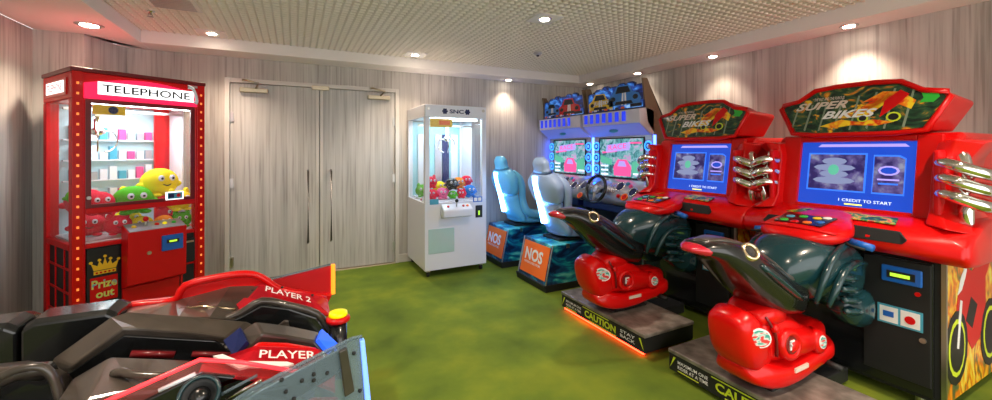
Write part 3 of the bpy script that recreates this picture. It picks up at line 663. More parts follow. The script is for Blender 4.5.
# ------------------------------------------------------------------ motorcycle cabinets (front faces -x)
M['bikeart2']=noise_mat('console_print',[(.40,(.01,.05,.02)),(.5,(.05,.35,.05)),(.56,(.85,.6,.02)),(.64,(.7,.04,.02))],ns=22,detail=2,rough=.35,dist=1,interp='LINEAR')
M['badge']=noise_mat('badge_print',[(.42,(.06,.35,.30)),(.5,(.65,.75,.72)),(.58,(.7,.05,.05))],scale=(1,1,3),ns=18,detail=1,rough=.3)
def bike_cabinet(cy, label, accent):
    t=thing('motorcycle_cabinet',label,'arcade machine',(3.0,cy,0),R90,'red motorcycle game cabinets')
    X=.455
    lc=MB().box(-X,X,.02,.98,.06,.90).build('lower_cabinet','mblack',t,bevel=.004)
    for s in (-1,1):
        a=MB(); a.box(*sorted((s*X,s*(X+.004))),.035,.975,.07,.88,mi=0)
        x0,x1=sorted((s*(X+.004),s*(X+.007)))
        B=lambda pts,mi,e=0: a.slab([(s*(X+.004+e),y,z) for y,z in pts],(s*.002,0,0),mi)
        # red sports bike print
        B([(.16,.52),(.20,.66),(.28,.76),(.40,.72),(.55,.78),(.7,.80),(.72,.76),(.62,.66),(.62,.48),(.52,.32),(.40,.28),(.30,.38)],1)
        B([(.18,.62),(.22,.70),(.28,.76),(.33,.77),(.29,.70),(.24,.64)],3,.001)
        B([(.30,.46),(.40,.40),(.48,.52),(.38,.58)],2,.001)
        for wy,wz in ((.17,.34),(.70,.32)):
            B([(wy+.16*math.cos(q*.4189),wz+.2*math.sin(q*.4189)) for q in range(15)],2,.0005)
            B([(wy+.12*math.cos(q*.4189),wz+.155*math.sin(q*.4189)) for q in range(15)],4,.0015)
            B([(wy+.10*math.cos(q*.4189),wz+.13*math.sin(q*.4189)) for q in range(15)],2,.0025)
        B([(.16,.34),(.19,.33),(.24,.58),(.21,.59)],3,.003)
        a.build('side_art',['flame','red2','ktext','wtext','ytext'],lc)
        MB().box(*sorted((s*(X-.01),s*(X+.009))),.012,.03,.07,.90).build('corner_trim','steel',lc)
    MB().box(-.40,.42,-.004,.02,.09,.80).build('front_panel','black',lc,bevel=.003)
    cd_=MB().box(.135,.415,-.012,-.002,.14,.79).build('coin_door','mblack',lc,bevel=.004)
    ac=MB().box(.22,.385,-.03,-.012,.665,.755).build('bill_acceptor','blue',cd_,bevel=.006)
    MB().box(.245,.36,-.034,-.03,.69,.73).build('slot','mblack',ac); MB().box(.26,.34,-.036,-.034,.70,.718).build('slot_light','lcd',ac)
    MB().disc((.365,-.012,.625),(0,-1,0),[(.012,0),(.012,.006)],12).build('reject_button','red',cd_)
    nt=MB().box(.20,.385,-.016,-.012,.425,.53).build('coin_notice','cyan',cd_)
    [MB().box(a,a+.077,-.018,-.016,.435,.52).build('notice_card','wtext',nt) for a in (.21,.298)]
    MB().box(.225,.27,-.020,-.018,.465,.495).build('notice_print','blue',nt); MB().disc((.336,-.018,.475),(0,-1,0),[(.022,0),(.022,.002)],12).build('notice_print','red2',nt)
    MB().disc((.385,-.012,.385),(0,-1,0),[(.014,0),(.014,.008)],12).build('lock','steel',cd_)
    MB().tube([(-.2,.0,.045),(-.2,-.22,.05),(-.1,-.30,.06)],.018,8).build('floor_bracket','mblack',lc)
    for x in (-.35,.35): MB().disc((x,.08,0),(0,0,1),[(.025,0),(.02,.06)],12).build('levelling_foot','steel',lc)
    # moulded red shell: console, head, shoulders
    sh=MB(); 
    def ringx(x, pts, k=1, cyz=(.3,1.1)): return [V((x, cyz[0]+(y-cyz[0])*k, cyz[1]+(z-cyz[1])*k)) for y,z in pts]
    con=[(.55,.84),(.02,.83),(-.10,.835),(-.155,.87),(-.16,.93),(-.10,.985),(.05,1.01),(.18,1.03),(.55,1.03)]
    con_s=[(.80,.80),(.10,.80),(-.02,.81),(-.06,.85),(-.05,.91),(.0,.96),(.10,1.0),(.2,1.03),(.80,1.03)]
    def mix(a,b,k): return [(p[0]+(q[0]-p[0])*k,p[1]+(q[1]-p[1])*k) for p,q in zip(a,b)]
    xs=[(-.56,1,.93),(-.54,1,1),(-.46,.85,1),(-.34,.25,1),(-.2,0,1),(.2,0,1),(.34,.25,1),(.46,.85,1),(.54,1,1),(.56,1,.93)]
    sh.rings([ringx(x,mix(con,con_s,k),kk,(.4,.92)) for x,k,kk in xs],True,False)
    head=[(.80,.98),(.22,.98),(.17,1.02),(.25,1.47),(.30,1.50),(.80,1.50)]
    sh.rings([ringx(x,head,k,(.5,1.24)) for x,k in ((-.46,.9),(-.45,1),(.45,1),(.46,.9))],True,False,sm=False)
    shell=sh.build('shell','red',t,bevel=.012)
    # recessed dark speaker grilles in the console lip
    for s in (-1,1):
        MB().slab([(s*.10,-.166,.905),(s*.34,-.125,.90),(s*.36,-.125,.925),(s*.33,-.115,.965),(s*.12,-.150,.975)],(0,-.012,0)).build('speaker_grille','mblack',shell,bevel=.003)
    # sculpted shoulder wings carrying the pipes
    for s in (-1,1):
        wv=MB()
        wv.rings([[V((s*x,y,z)) for x,y,z in ring_] for ring_ in (
            [(.40,.14,1.44),(.47,.10,1.46),(.56,.18,1.44),(.56,.42,1.46),(.40,.45,1.48)],
            [(.38,.13,1.36),(.45,.14,1.37),(.50,.20,1.35),(.50,.46,1.36),(.38,.50,1.38)],
            [(.38,.10,1.22),(.43,.14,1.22),(.46,.22,1.2),(.47,.46,1.2),(.38,.5,1.22)],
            [(.38,.08,1.08),(.43,.09,1.07),(.47,.18,1.06),(.48,.46,1.06),(.38,.5,1.06)],
            [(.38,.02,1.0),(.47,-.03,.99),(.56,.05,.97),(.57,.46,.97),(.38,.5,.97)])],True,False)
        wv=wv.build('wing','red',shell,bevel=.01)
        for k in range(3):
            z=1.30-k*.082
            MB().tube([(s*.40,.13,z+.02),(s*.44,.06,z+.035),(s*.50,.045,z+.015),(s*.56,.09,z-.015),(s*.585,.17,z-.03),(s*.56,.26,z-.02),(s*.47,.28,z)],[.024,.028,.030,.030,.029,.026,.022],12,smooth=4).build('exhaust_pipe','chrome',wv)
        MB().tube([(s*.47,.19,1.40),(s*.50,.15,1.25),(s*.50,.14,1.08),(s*.50,.15,1.0)],.03,12,smooth=3).build('pipe_collector','chrome',wv)
        MB().box(*sorted((s*.40,s*.43)),.06,.14,1.02,1.40).build('wing_ridge','red2',wv,bevel=.01)
    MB().slab([(-.02,-.085,.997),(.30,-.085,.993),(.27,.04,1.012),(.04,.04,1.012)],(0,0,.004)).build('console_artwork','bikeart2',shell)
    MB().slab([(-.24,-.085,.995),(-.06,-.085,.997),(-.06,.04,1.012),(-.18,.04,1.012)],(0,0,.004)).build('console_artwork','bikeart2',shell)
    # bezel and screen, leaning back
    def bz(x,z,d=0): # z along the tilted face
        k=(z-.98)/.5; return (x, .165+.085*k-d, z)
    bzl=MB()
    for (xa,xb,za,zb) in ((-.40,-.295,1.0,1.485),(.295,.40,1.0,1.485),(-.295,.295,1.0,1.035),(-.295,.295,1.45,1.485)):
        bzl.slab([bz(xa,za),bz(xb,za),bz(xb,zb),bz(xa,zb)],(0,-.035,.006))
    bzl=bzl.build('bezel','red',shell,bevel=.006)
    sc=MB().slab([bz(-.295,1.035,.004),bz(.295,1.035,.004),bz(.295,1.45,.004),bz(-.295,1.45,.004)],(0,-.006,.001)).build('screen','sblue',t)
    g=MB(); P=lambda pts,mi,e=0: g.slab([bz(x,z,.012+e) for x,z in pts],(0,-.001,0),mi)
    Rr=lambda a,b_,c,d: [(a,c),(b_,c),(b_,d),(a,d)]
    P([(-.20,1.42),(.26,1.42),(.24,1.438),(-.18,1.438)],1)
    P(Rr(-.25,.07,1.13,1.38),4); P(Rr(-.24,.06,1.14,1.37),2,.001)
    P([(.10,1.13),(.25,1.13),(.25,1.35),(.22,1.37),(.10,1.37)],4); P([(.105,1.14),(.245,1.14),(.245,1.345),(.215,1.36),(.105,1.36)],2,.001)
    for r in range(4): P([(-.10+.115*math.cos(q*.628)*(1.0,.7,1,.6)[r],1.20+.042*r+.024*math.sin(q*.628)) for q in range(10)],(6,6,6,6)[r],.002+r*.0006)
    P([(.175+.05*math.cos(q*.628),1.275+.03*math.sin(q*.628)) for q in range(10)],1,.002); P([(.175+.038*math.cos(q*.628),1.275+.02*math.sin(q*.628)) for q in range(10)],0,.003)
    P(Rr(.125,.225,1.215,1.225),1,.002); P(Rr(.13,.22,1.19,1.2),4,.002)
    P(Rr(-.03,.06,1.050,1.058),5); P([(-.10+.03*math.cos(q*.628),1.27+.035*math.sin(q*.628)) for q in range(10)],3,.006)
    g.build('game_picture',['sblue','slilac','smurk','sgreen','sedge','yglow','sgrey'],sc)
    a=bz(-.06,1.07,.0135); text('1 CREDIT TO START','lettering','swhite',sc,a,(1,0,0),(0,.17,1),.26,.018,thick=.003,bold=0)
    # marquee
    out=[(-.34,1.515),(-.2,1.50),(.2,1.50),(.34,1.515),(.43,1.70),(.415,1.725),(.315,1.745),(.22,1.81),(.1,1.822),(-.1,1.822),(-.22,1.81),(-.315,1.745),(-.415,1.725),(-.43,1.70)]
    mz=lambda x,z,d=0: (x, .20+(z-1.5)*.14-d, z)
    mb_=MB(); n=len(out)
    fr=[V(mz(x,z)) for x,z in out]; bk=[V((x*.99,.60,1.5+(z-1.5)*.88)) for x,z in out]
    mb_.rings([fr,bk],True,False,sm=False)
    mq=mb_.build('marquee_housing','red',t,bevel=.012)
    rm=MB().tube([mz(x,z,.008) for x,z in out],.016,8,closed=True).build('marquee_rim','red',mq)
    ins=[(x*.95,1.66+(z-1.66)*.90) for x,z in out]
    fc=MB().slab([mz(x,z,.004) for x,z in ins],(0,-.004,0)).build('marquee_panel','bikeart',mq)
    g=MB(); P=lambda pts,mi,e=0: g.slab([mz(x,z,.009+e) for x,z in pts],(0,-.001,0),mi)
    P([(-.18,1.56),(-.10,1.545),(.0,1.56),(.12,1.55),(.2,1.57),(.1,1.59),(.02,1.58),(-.06,1.60),(-.12,1.58)],0)
    P([(.0,1.64),(.08,1.70),(.18,1.72),(.12,1.67),(.06,1.64)],1); P([(.04,1.70),(.14,1.76),(.22,1.75),(.29,1.69),(.27,1.64),(.22,1.67),(.17,1.71)],1)
    P([(.0,1.62),(.08,1.62),(.2,1.72),(.17,1.75),(.08,1.68)],3)
    P([(.13,1.60),(.2,1.66),(.26,1.73),(.22,1.76),(.15,1.70)],2,.001)
    P([(.30,1.67),(.33,1.675),(.36,1.67),(.385,1.70),(.375,1.73),(.345,1.722),(.31,1.73),(.32,1.70)],4)
    for cx,cz,r_ in ((.195,1.60,.035),(.05,1.60,.028)):
        P([(cx+r_*math.cos(q*.524),cz+r_*.85*math.sin(q*.524)) for q in range(12)],5,.001); P([(cx+r_*.7*math.cos(q*.524),cz+r_*.6*math.sin(q*.524)) for q in range(12)],6,.002)
    for k in range(8): x=-.36+k*.085; P([(x,1.53+.01*(k%2)),(x+.01,1.53),(x+.05,1.70+.012*min(k,6)),(x+.04,1.70+.012*min(k,6))],7,-.0005)
    g.build('flame_artwork',['flame2','flame2','red2','flame2','green','ytext','ktext','dgline'],fc)
    b_=(-.255,.20+.195*.14-.009,1.695)
    text('THE FAST AND THE FURIOUS','lettering','cream',fc,(-.22,.20+.235*.14-.009,1.735),(1,0,0),(0,.14,1),.17,.02,shear=.3,thick=.003)
    text('SUPER','lettering','cream',fc,(-.33,.20+.175*.14-.009,1.675),(1,0,0),(0,.14,1),.30,.052,shear=.4,thick=.003,bold=.03)
    text('BIKES','lettering','wtext',fc,(-.17,.20+.11*.14-.009,1.608),(1,0,0),(0,.14,1),.29,.052,shear=.4,thick=.003,bold=.03)
    return t
M['yglow']=emis('screen_yellow',(.9,.8,.1),1); M['sgrey']=emis('screen_grey_blue',(.16,.19,.32),.8); M['sedge']=emis('screen_mid_blue',(.03,.15,.75),.8); M['smurk']=noise_mat('screen_murky',[(.4,(.015,.01,.07)),(.55,(.06,.05,.16)),(.68,(.14,.16,.24))],ns=16,emit=.7,rough=.3); M['dgline']=mat('grey_green_line',(.22,.28,.20),.5)
bike_cabinet(1.26,'nearer red motorcycle game cabinet with its flame printed side in view','')
bike_cabinet(2.36,'farther red motorcycle game cabinet between the car cabinets and its twin','')
def bike_ride(cy, label, red_glow, rz=0):
    t=thing('motorcycle_ride',label,'motorcycle simulator',(2.1,cy,0),R90,'ride-on motorcycles')
    # step platform
    pf=MB().box(-.465,.465,.0,.485,.03,.135).build('platform','mblack',t,bevel=.004)
    MB().box(-.47,.47,-.005,.49,.135,.16).build('tread_plate','worn',pf,bevel=.006)
    MB().box(-.10,.10,.485,.86,.02,.10).build('link_beam','mblack',pf,bevel=.005)
    for x in (-.40,.40): MB().tube([(x,.40,.03),(x,.40,.0)],.02,8).build('foot','mblack',pf)
    text('CAUTION','lettering','ytext',pf,(-.155,0,.058),(1,0,0),(0,0,1),.35,.052,bold=.03)
    for s_,x0 in (('MAXIMUM ONE',-.40),('RIDER AT A TIME',-.40)): text(s_,'lettering','wtext',pf,(x0,0,.09 if 'MAX' in s_ else .06),(1,0,0),(0,0,1),.20,.020)
    for s_,z in (('STAY',.09),('BACK',.058)): text(s_,'lettering','wtext',pf,(.24,0,z),(1,0,0),(0,0,1),.14,.022)
    q=MB()
    for s in (-1,1): q.slab([(s*.455,-.001,.05),(s*.43,-.001,.12),(s*.415,-.001,.12),(s*.435,-.001,.085)],(0,-.002,0))
    q.box(-.18,.12,-.003,0,.122,.127).box(-.1,.2,-.003,0,.040,.045).box(-.40,-.26,-.003,0,.044,.048)
    q.build('warning_marks','ytext',pf)
    if red_glow:
        st=MB().box(-.44,.44,.012,.03,.012,.03).build('glow_strip','ledr',pf)
    MB().prism([(.08,.16),(.42,.16),(.36,.24),(.14,.24)],'yz',-.10,.10).build('mount','mblack',t,bevel=.008)
    # red engine fairing
    e=MB()
    e.loft([((0,-.125,.585),.05,.04),((0,-.11,.555),.10,.065),((0,-.07,.475),.115,.10),((0,-.02,.39),.12,.11),((0,.05,.31),.10,.08)],26,3.4,4)
    e.loft([((0,-.03,.44),.08,.08),((0,.06,.43),.115,.12),((0,.16,.42),.125,.125),((0,.27,.39),.12,.115),((0,.38,.36),.115,.085),((0,.50,.345),.115,.085),((0,.60,.345),.10,.08),((0,.635,.345),.07,.05)],26,3.6,5)
    e.loft([((0,-.07,.33),.06,.03),((0,-.04,.29),.115,.06),((0,.06,.255),.15,.062),((0,.22,.245),.158,.055),((0,.42,.265),.155,.052),((0,.58,.285),.15,.05),((0,.66,.30),.10,.035)],26,4.0,4)
    e.loft([((0,.0,.53),.09,.04),((0,.08,.55),.12,.06),((0,.18,.53),.11,.05),((0,.25,.50),.07,.02)],20,3.0,4)
    body=e.build('engine_fairing','red',t)
    for s in (-1,1):
        MB().tube([(s*.075,.16,.40),(s*.085,.27,.385),(s*.085,.40,.365),(s*.085,.48,.36)],[.085,.080,.066,.055],18,smooth=3).build('cylinder_cowl','red',body)
        q=MB().disc((s*.115,.16,.405),(s,-.12,.1),[(.078,-.02),(.078,.028),(.066,.042),(.050,.042),(.046,.030)],26).build('side_boss','red',body)
        MB().disc((s*.148,.156,.409),(s,-.12,.1),[(.043,0),(.043,.004)],20).build('boss_badge','dred',q)
        MB().box(*sorted((s*.150,s*.156)),.135,.172,.427,.435).box(*sorted((s*.150,s*.156)),.135,.146,.388,.430).box(*sorted((s*.150,s*.156)),.135,.163,.408,.415).build('boss_emblem','wtext',q)
        MB().disc((s*.120,.44,.362),(s,0,.1),[(.066,-.02),(.060,.028),(.048,.036)],24).build('side_boss','red',body)
        bd=MB().disc((s*.154,.44,.366),(s,0,.1),[(.034,0),(.034,.005)],20).build('round_badge','wtext',body)
        MB().disc((s*.159,.44,.367),(s,0,.1),[(.028,0),(.028,.003)],18).build('badge_face','badge',bd)
        c=V((s*.108,-.055,.475)); tn=V((s*.22,.96,-.16)).normalized(); nn=V((s*.96,-.26,.05)).normalized(); rr=[tn*.068*math.cos(a*.314)+V((0,0,.048*math.sin(a*.314))) for a in range(20)]
        ov=MB().slab([c+d for d in rr],nn*.012).build('oval_badge','wtext',body)
        MB().slab([c+nn*.012+d*.84 for d in rr],nn*.003).build('badge_face','badge',ov)
        MB().slab([(s*.152,.17,.268),(s*.152,.29,.270),(s*.152,.292,.290),(s*.152,.175,.288)],(s*.010,0,0)).build('data_plate','cream',body)
        MB().tube([(s*.10,.02,.56),(s*.125,.06,.47),(s*.125,.07,.36)],.007,8,smooth=3).build('groove_shade','dred',body)  # dark red tube paints the shade of a groove in the fairing
        MB().tube([(s*.13,.50,.24),(s*.22,.50,.235)],.016,8).build('foot_peg','mblack',body)
        MB().disc((s*.115,.06,.50),(s,0,.2),[(.022,0),(.020,.02),(.010,.024)],14).build('fairing_knob','red',body)
    # tail and seat
    tl=MB().loft([((0,-.40,.932),.06,.018),((0,-.36,.93),.085,.034),((0,-.25,.905),.115,.06),((0,-.10,.83),.14,.095),((0,.06,.725),.15,.115),((0,.20,.64),.15,.11),((0,.34,.60),.14,.10)],26,2.8,5).build('tail_fairing','black',t)
    MB().loft([((0,-.36,.962),.03,.006),((0,-.22,.958),.07,.014),((0,-.06,.903),.09,.020),((0,.08,.822),.11,.026),((0,.20,.735),.12,.03),((0,.30,.71),.11,.03)],20,2.6,4).build('saddle','bronze' if 1 else 'teal',tl)
    MB().loft([((0,-.445,.934),.025,.010),((0,-.42,.932),.052,.020),((0,-.39,.930),.074,.026),((0,-.365,.925),.083,.030)],18,2.6,3).build('tail_light',mat('tail_lamp_red',(.5,.01,.03),.2,coat=.6) if 'tail_lamp_red' not in bpy.data.materials else bpy.data.materials['tail_lamp_red'],tl)
    for s in (-1,1):
        ex=MB().disc((s*.112,-.14,.905),(s*.80,-.25,.6),[(.044,-.03),(.046,.016),(.036,.026),(.027,.012),(.025,-.01)],22).build('exhaust_outlet','oldbrass',tl)
        MB().disc((s*.112,-.14,.905),(s*.80,-.25,.6),[(.027,.010),(.012,.018)],14).build('outlet_core','mblack',ex)
        MB().tube([(s*.125,-.08,.84),(s*.15,.06,.74),(s*.15,.22,.64)],[.03,.035,.028],10,smooth=3,flat=.5).build('tail_rib','teal',tl)
    # tank and side fairings
    tk=MB().loft([((0,.26,.66),.10,.07),((0,.32,.72),.15,.14),((0,.42,.745),.20,.175),((0,.54,.74),.215,.19),((0,.68,.70),.215,.20),((0,.80,.66),.20,.19),((0,.88,.64),.12,.12)],28,2.7,5).build('tank_fairing','teal',t)
    for s in (-1,1):
        MB().tube([(s*.175,.33,.60),(s*.20,.36,.74),(s*.205,.45,.84),(s*.19,.62,.88),(s*.17,.80,.86)],[.012,.018,.02,.018,.01],8,smooth=4).build('fairing_ridge','teal',tk)
        MB().tube([(s*.20,.40,.58),(s*.222,.43,.68),(s*.224,.52,.76),(s*.222,.66,.78),(s*.205,.80,.75)],[.012,.018,.02,.018,.01],8,smooth=4).build('fairing_ridge','teal',tk)
        for k in range(4):
            y,z=.50+k*.018,.725-k*.062
            MB().tube([(s*.218,y-.03,z),(s*.232,y+.05,z-.012),(s*.225,y+.14,z-.03)],[.014,.022,.012],8,smooth=3).build('side_vent','teal',tk)
        MB().loft([((s*.14,.60,.56),.06,.05),((s*.17,.72,.50),.07,.09),((s*.17,.84,.50),.06,.10),((s*.12,.92,.52),.03,.05)],16,2.6,4).build('lower_cowl','teal',tk)
    # red cowl with dials and the bars
    cw=MB(); 
    cw.loft([((0,.40,.905),.09,.02),((0,.45,.915),.17,.045),((0,.56,.925),.21,.06),((0,.68,.945),.20,.065),((0,.80,.965),.15,.055),((0,.90,.985),.11,.045),((0,.95,.99),.06,.02)],26,2.7,4)
    cw=cw.build('dash_cowl','red',t)
    MB().tube([(-.19,.50,.945),(-.15,.46,.955),(0,.44,.965),(.15,.46,.955),(.19,.50,.945)],.008,8,smooth=3).build('cowl_trim','red2',cw)
    dp=MB().slab([(-.12,.50,.972),(.12,.50,.972),(.13,.66,1.004),(-.13,.66,1.004)],(0,-.001,.006)).build('dash_panel','black',cw)
    for k,(x,y,c) in enumerate(((-.08,.53,'green'),(-.02,.52,'red'),(.04,.53,'orange'),(.09,.56,'blue'),(-.08,.60,'cyan'),(-.02,.62,'green'),(.05,.62,'yel'),(.09,.64,'wtext'))):
        MB().disc((x,y,.978+(y-.5)*.2),(0,-.18,1),[(.022,0),(.022,.003),(.012,.004)],14).build('dash_button',c,dp)
    for s in (-1,1):
        h=MB().tube([(s*.13,.64,.915),(s*.19,.64,.895),(s*.20,.64,.893)],.017,10).build('handlebar','steel',t)
        MB().tube([(s*.185,.64,.897),(s*.30,.62,.882)],.020,12).build('hand_grip','blue',h)
        MB().tube([(s*.17,.62,.90),(s*.22,.56,.89),(s*.29,.555,.88)],.007,6).build('brake_lever','mblack',h)
    MB().tube([(0,.62,.90),(0,.80,.80),(0,.95,.70)],.05,10).build('steering_stem','mblack',t)
    return t
bike_ride(1.285,'nearer black and red ride-on motorcycle, cut by the frame bottom',False)
bike_ride(2.41,'farther black and red ride-on motorcycle with red light glowing under its step',True)
# ------------------------------------------------------------------ two open racing pods, bottom left
def pod(name,label,loc): return thing(name,label,'racing simulator',loc,0,None)
def XZ(par,name,m,pts,y0,y1,bev=.006,world=True): return MB().prism(pts,'xz',y0,y1).build(name,m,par,bevel=bev,world=world)
M['bladegrey']=mat('blade_grey',(.24,.28,.34),.3,.3,coat=.4)
F=pod('racing_pod','farther open racing pod with red kinked fender, yellow topped post and red tail fin',(-.35,2.05,0))
hb=MB()
hb.rings([[V((x,y,z)) for y,z in ((1.84,0.02),(2.36,.02),(2.36,zt-.12),(2.28,zt),(1.90,zt),(1.84,zt-.12))] for x,zt in ((-1.05,.50),(-.98,.62),(-.6,.64),(-.1,.60),(.10,.50),(.16,.36))],True,False,sm=False)
hb.build('hull','black',F,bevel=.02,world=True)
fd=MB()
top=[(-.72,.69),(-.655,.735),(-.60,.757),(-.465,.752),(-.425,.812),(-.30,.832),(-.20,.832),(-.135,.805),(-.06,.737),(.04,.70),(.14,.655)]
bot=[(.14,.59),(.04,.63),(-.06,.67),(-.14,.735),(-.22,.755),(-.32,.750),(-.40,.722),(-.46,.69),(-.60,.70),(-.66,.69),(-.72,.65)]
fd.prism(top+bot,'xz',2.18,2.235)
fd=fd.build('fender','red',F,bevel=.015,world=True)
MB().tube([(x,2.18,z-.006) for x,z in top],.016,10,smooth=3).build('fender_rail','red',fd,world=False).location=-F.location
# tail fin plate: red acrylic with pale edge, amber lamp at its end
fn=MB().prism([(-.14,.745),(.175,.788),(.185,.64),(.03,.672),(-.10,.70)],'xz',2.285,2.297).build('tail_fin','racry',F,world=True)
MB().tube([(-.14,2.291,.749),(.02,2.291,.770),(.175,2.291,.791)],.007,8).build('fin_edge','acry',fn,world=False).location=-F.location
MB().box(.175,.196,2.278,2.304,.635,.792).build('end_lamp',mat('amber_lens',(.9,.3,.02),.3,emit=(1,.30,.02),es=.6),fn,world=False,bevel=.003).location=-F.location
XZ(F,'fin_brace','red',[(-.10,.66),(.16,.60),(.18,.64),(.03,.672),(-.10,.70)],2.26,2.31)
# name plate between fender and rim
np_=MB().slab([(-.26,2.17,.735),(-.14,2.175,.775),(.05,2.17,.705),(.15,2.17,.655),(.15,1.99,.640),(.09,1.965,.672),(-.11,1.96,.762),(-.20,1.96,.74)],(0,0,-.010)).build('name_plate','racry',F,world=True)
text('PLAYER 2','lettering','wtext',np_,V((-.115,2.045,.772))-F.location,(1,-.10,-.42),(0,1,.10),.20,.055,thick=.004)
for x,z in ((-.17,.752),(-.05,.748),(.08,.69)): MB().disc(V((x,2.14,z))-F.location,(0,0,1),[(.006,0),(.005,.008)],8).build('bolt','mblack',np_)
# cockpit rim and dark opening
XZ(F,'cockpit_wall','black',[(-.25,.70),(-.19,.72),(-.12,.752),(-.02,.72),(.09,.66),(.17,.53),(.17,.40),(-.25,.45)],1.93,1.945)
rm=MB().tube([(-.27,1.95,.705),(-.195,1.95,.727),(-.12,1.95,.763),(-.02,1.95,.726),(.09,1.95,.671),(.14,1.95,.59),(.195,1.95,.495)],.016,10,smooth=3).build('cockpit_rim','bronze',F,world=True)
XZ(F,'mirror','bronze',[(-.09,.665),(-.035,.705),(-.02,.70),(-.015,.655),(-.06,.645)],1.84,1.855,.003)
XZ(F,'seat_bolster','bronze',[(-.24,.665),(-.10,.67),(.05,.62),(.10,.56),(.10,.48),(-.24,.5)],1.80,1.86,.01)
# lamp post with yellow cap
ps=MB().disc((.175,1.90,.40),(0,0,1),[(.036,0),(.040,.10),(.036,.24)],20).build('lamp_post','black',F,world=True)
MB().disc(V((.175,1.90,.640))-F.location,(0,0,1),[(.036,0),(.050,.004),(.050,.018),(.036,.024)],24).build('post_collar','red2',ps)
MB().disc(V((.175,1.90,.664))-F.location,(0,0,1),[(.034,0),(.040,.004),(.038,.018),(.024,.023)],24).build('post_cap','yplastic',ps)
MB().tube([V((.125,1.88,.60))-F.location,V((.16,1.87,.54))-F.location,V((.195,1.86,.42))-F.location],.008,8).build('light_line','ledk',ps)
# twin black engine covers with glossy tops
for x0,x1,lab in ((-1.16,-.865,None),(-.855,-.60,None)):
    MB().rings([[V((x0,2.03,z0)),V((x1,2.03,z0)),V((x1,2.03,z1)),V((x0,2.03,z1))] if 0 else [V((x0,y,.45)),V((x1,y,.45)),V((x1,y,z1-.02)),V((x1-.03,y,z1)),V((x0+.03,y,z1)),V((x0,y,z1-.02))] for y,z0,z1 in ((2.0,.4,.783),(2.02,.4,.797),(2.12,.4,.800),(2.18,.4,.780),(2.2,.4,.75))],True,False,sm=False).build('engine_cover','black',F,bevel=.008,world=True)
N=pod('racing_pod','nearer open racing pod with bronze cockpit frame, clear side fin and arched headrest',(-.35,1.55,0))
hb=MB()
hb.rings([[V((x,y,z)) for y,z in ((1.26,0.02),(1.80,.02),(1.80,zt-.06),(1.76,zt),(1.34,zt),(1.26,zt-.1))] for x,zt in ((-1.05,.50),(-.95,.56),(-.5,.58),(-.1,.56),(.06,.50),(.12,.36))],True,False,sm=False)
hb.build('hull','black',N,bevel=.02,world=True)
def band(par,name,m,far,near,dz,yf,yn,bev=.008,sm=False):
    """sculpted deck strip between a far and a near edge line, with its own depth dz"""
    b=MB(); R=[]
    for (xa,za),(xb,zb) in zip(far,near): R.append([V((xa,yf,za)),V((xb,yn,zb)),V((xb,yn+.01,zb-dz)),V((xa,yf-.01,za-dz))])
    return b.rings(R,True,False,sm=sm).build(name,m,par,bevel=bev,world=True)
band(N,'cockpit_frame','bronze',[(-.735,.69),(-.587,.803),(-.538,.815),(-.36,.765),(-.17,.708),(-.10,.66)],[(-.655,.69),(-.523,.79),(-.49,.783),(-.33,.735),(-.235,.70),(-.155,.60)],.035,1.90,1.80)
XZ(N,'cockpit_wall','black',[(-.67,.66),(-.52,.765),(-.26,.69),(-.18,.60),(-.18,.5),(-.67,.5)],1.795,1.81,.003)
for x,z,r in ((-.50,.70,.012),(-.33,.66,.010)): MB().tube([V((x,1.79,z))-N.location,V((x+.12,1.79,z-.03))-N.location],r,8).build('red_reflection','dred',N)  # red tubes stand for red reflections on the black cockpit wall
band(N,'side_deck','bronze',[(-.60,.71),(-.51,.757),(-.40,.725),(-.288,.690),(-.20,.64)],[(-.60,.66),(-.50,.735),(-.40,.735),(-.29,.715),(-.22,.66)],.12,1.66,1.44,.012)
MB().tube([(-.47,1.55,.746),(-.44,1.52,.757),(-.40,1.49,.752),(-.33,1.47,.742)],.012,8,smooth=3).build('deck_ridge','bronze',N,world=True)
ib=band(N,'instrument_deck','bronze',[(-.205,.725),(-.127,.772),(-.03,.74),(.083,.692),(.135,.63)],[(-.165,.70),(-.099,.762),(-.02,.735),(.065,.70),(.10,.65)],.07,1.71,1.61,.010)
MB().slab([V(p)-N.location for p in ((.088,1.70,.694),(.145,1.70,.625),(.11,1.60,.640),(.070,1.60,.700))],(.010,0,.008)).build('blue_lens','ledk',ib)
MB().slab([V(p)-N.location for p in ((-.215,1.70,.715),(-.165,1.70,.752),(-.137,1.61,.735),(-.175,1.61,.69))],(-.008,0,.010)).build('blue_lens','dblue',ib)
# red shell and red name plate
rs=MB().prism([(-.16,.70),(-.11,.745),(-.02,.722),(.07,.685),(.11,.62),(.10,.55),(-.18,.58)],'xz',1.56,1.60).build('red_shell','red',N,bevel=.014,world=True)
np2=MB().slab([(-.26,1.55,.722),(-.12,1.555,.745),(.077,1.55,.695),(.13,1.55,.65),(.12,1.40,.62),(.05,1.39,.672),(-.145,1.39,.735),(-.26,1.39,.715)],(0,0,-.012)).build('name_plate','racry',N,world=True)
text('PLAYER 1','lettering','wtext',np2,V((-.10,1.47,.738))-N.location,(1,0,-.255),(0,1,.06),.20,.050,thick=.004)
MB().slab([V(p)-N.location for p in ((-.23,1.545,.738),(-.205,1.545,.738),(-.115,1.41,.744),(-.145,1.41,.742))],(0,0,.006)).build('white_stripe','wtext',np2)
MB().slab([V(p)-N.location for p in ((-.15,1.455,.745),(-.02,1.455,.712),(.0,1.44,.708),(-.02,1.425,.712),(-.15,1.42,.745))],(0,0,.006)).build('white_stripe','wtext',np2)
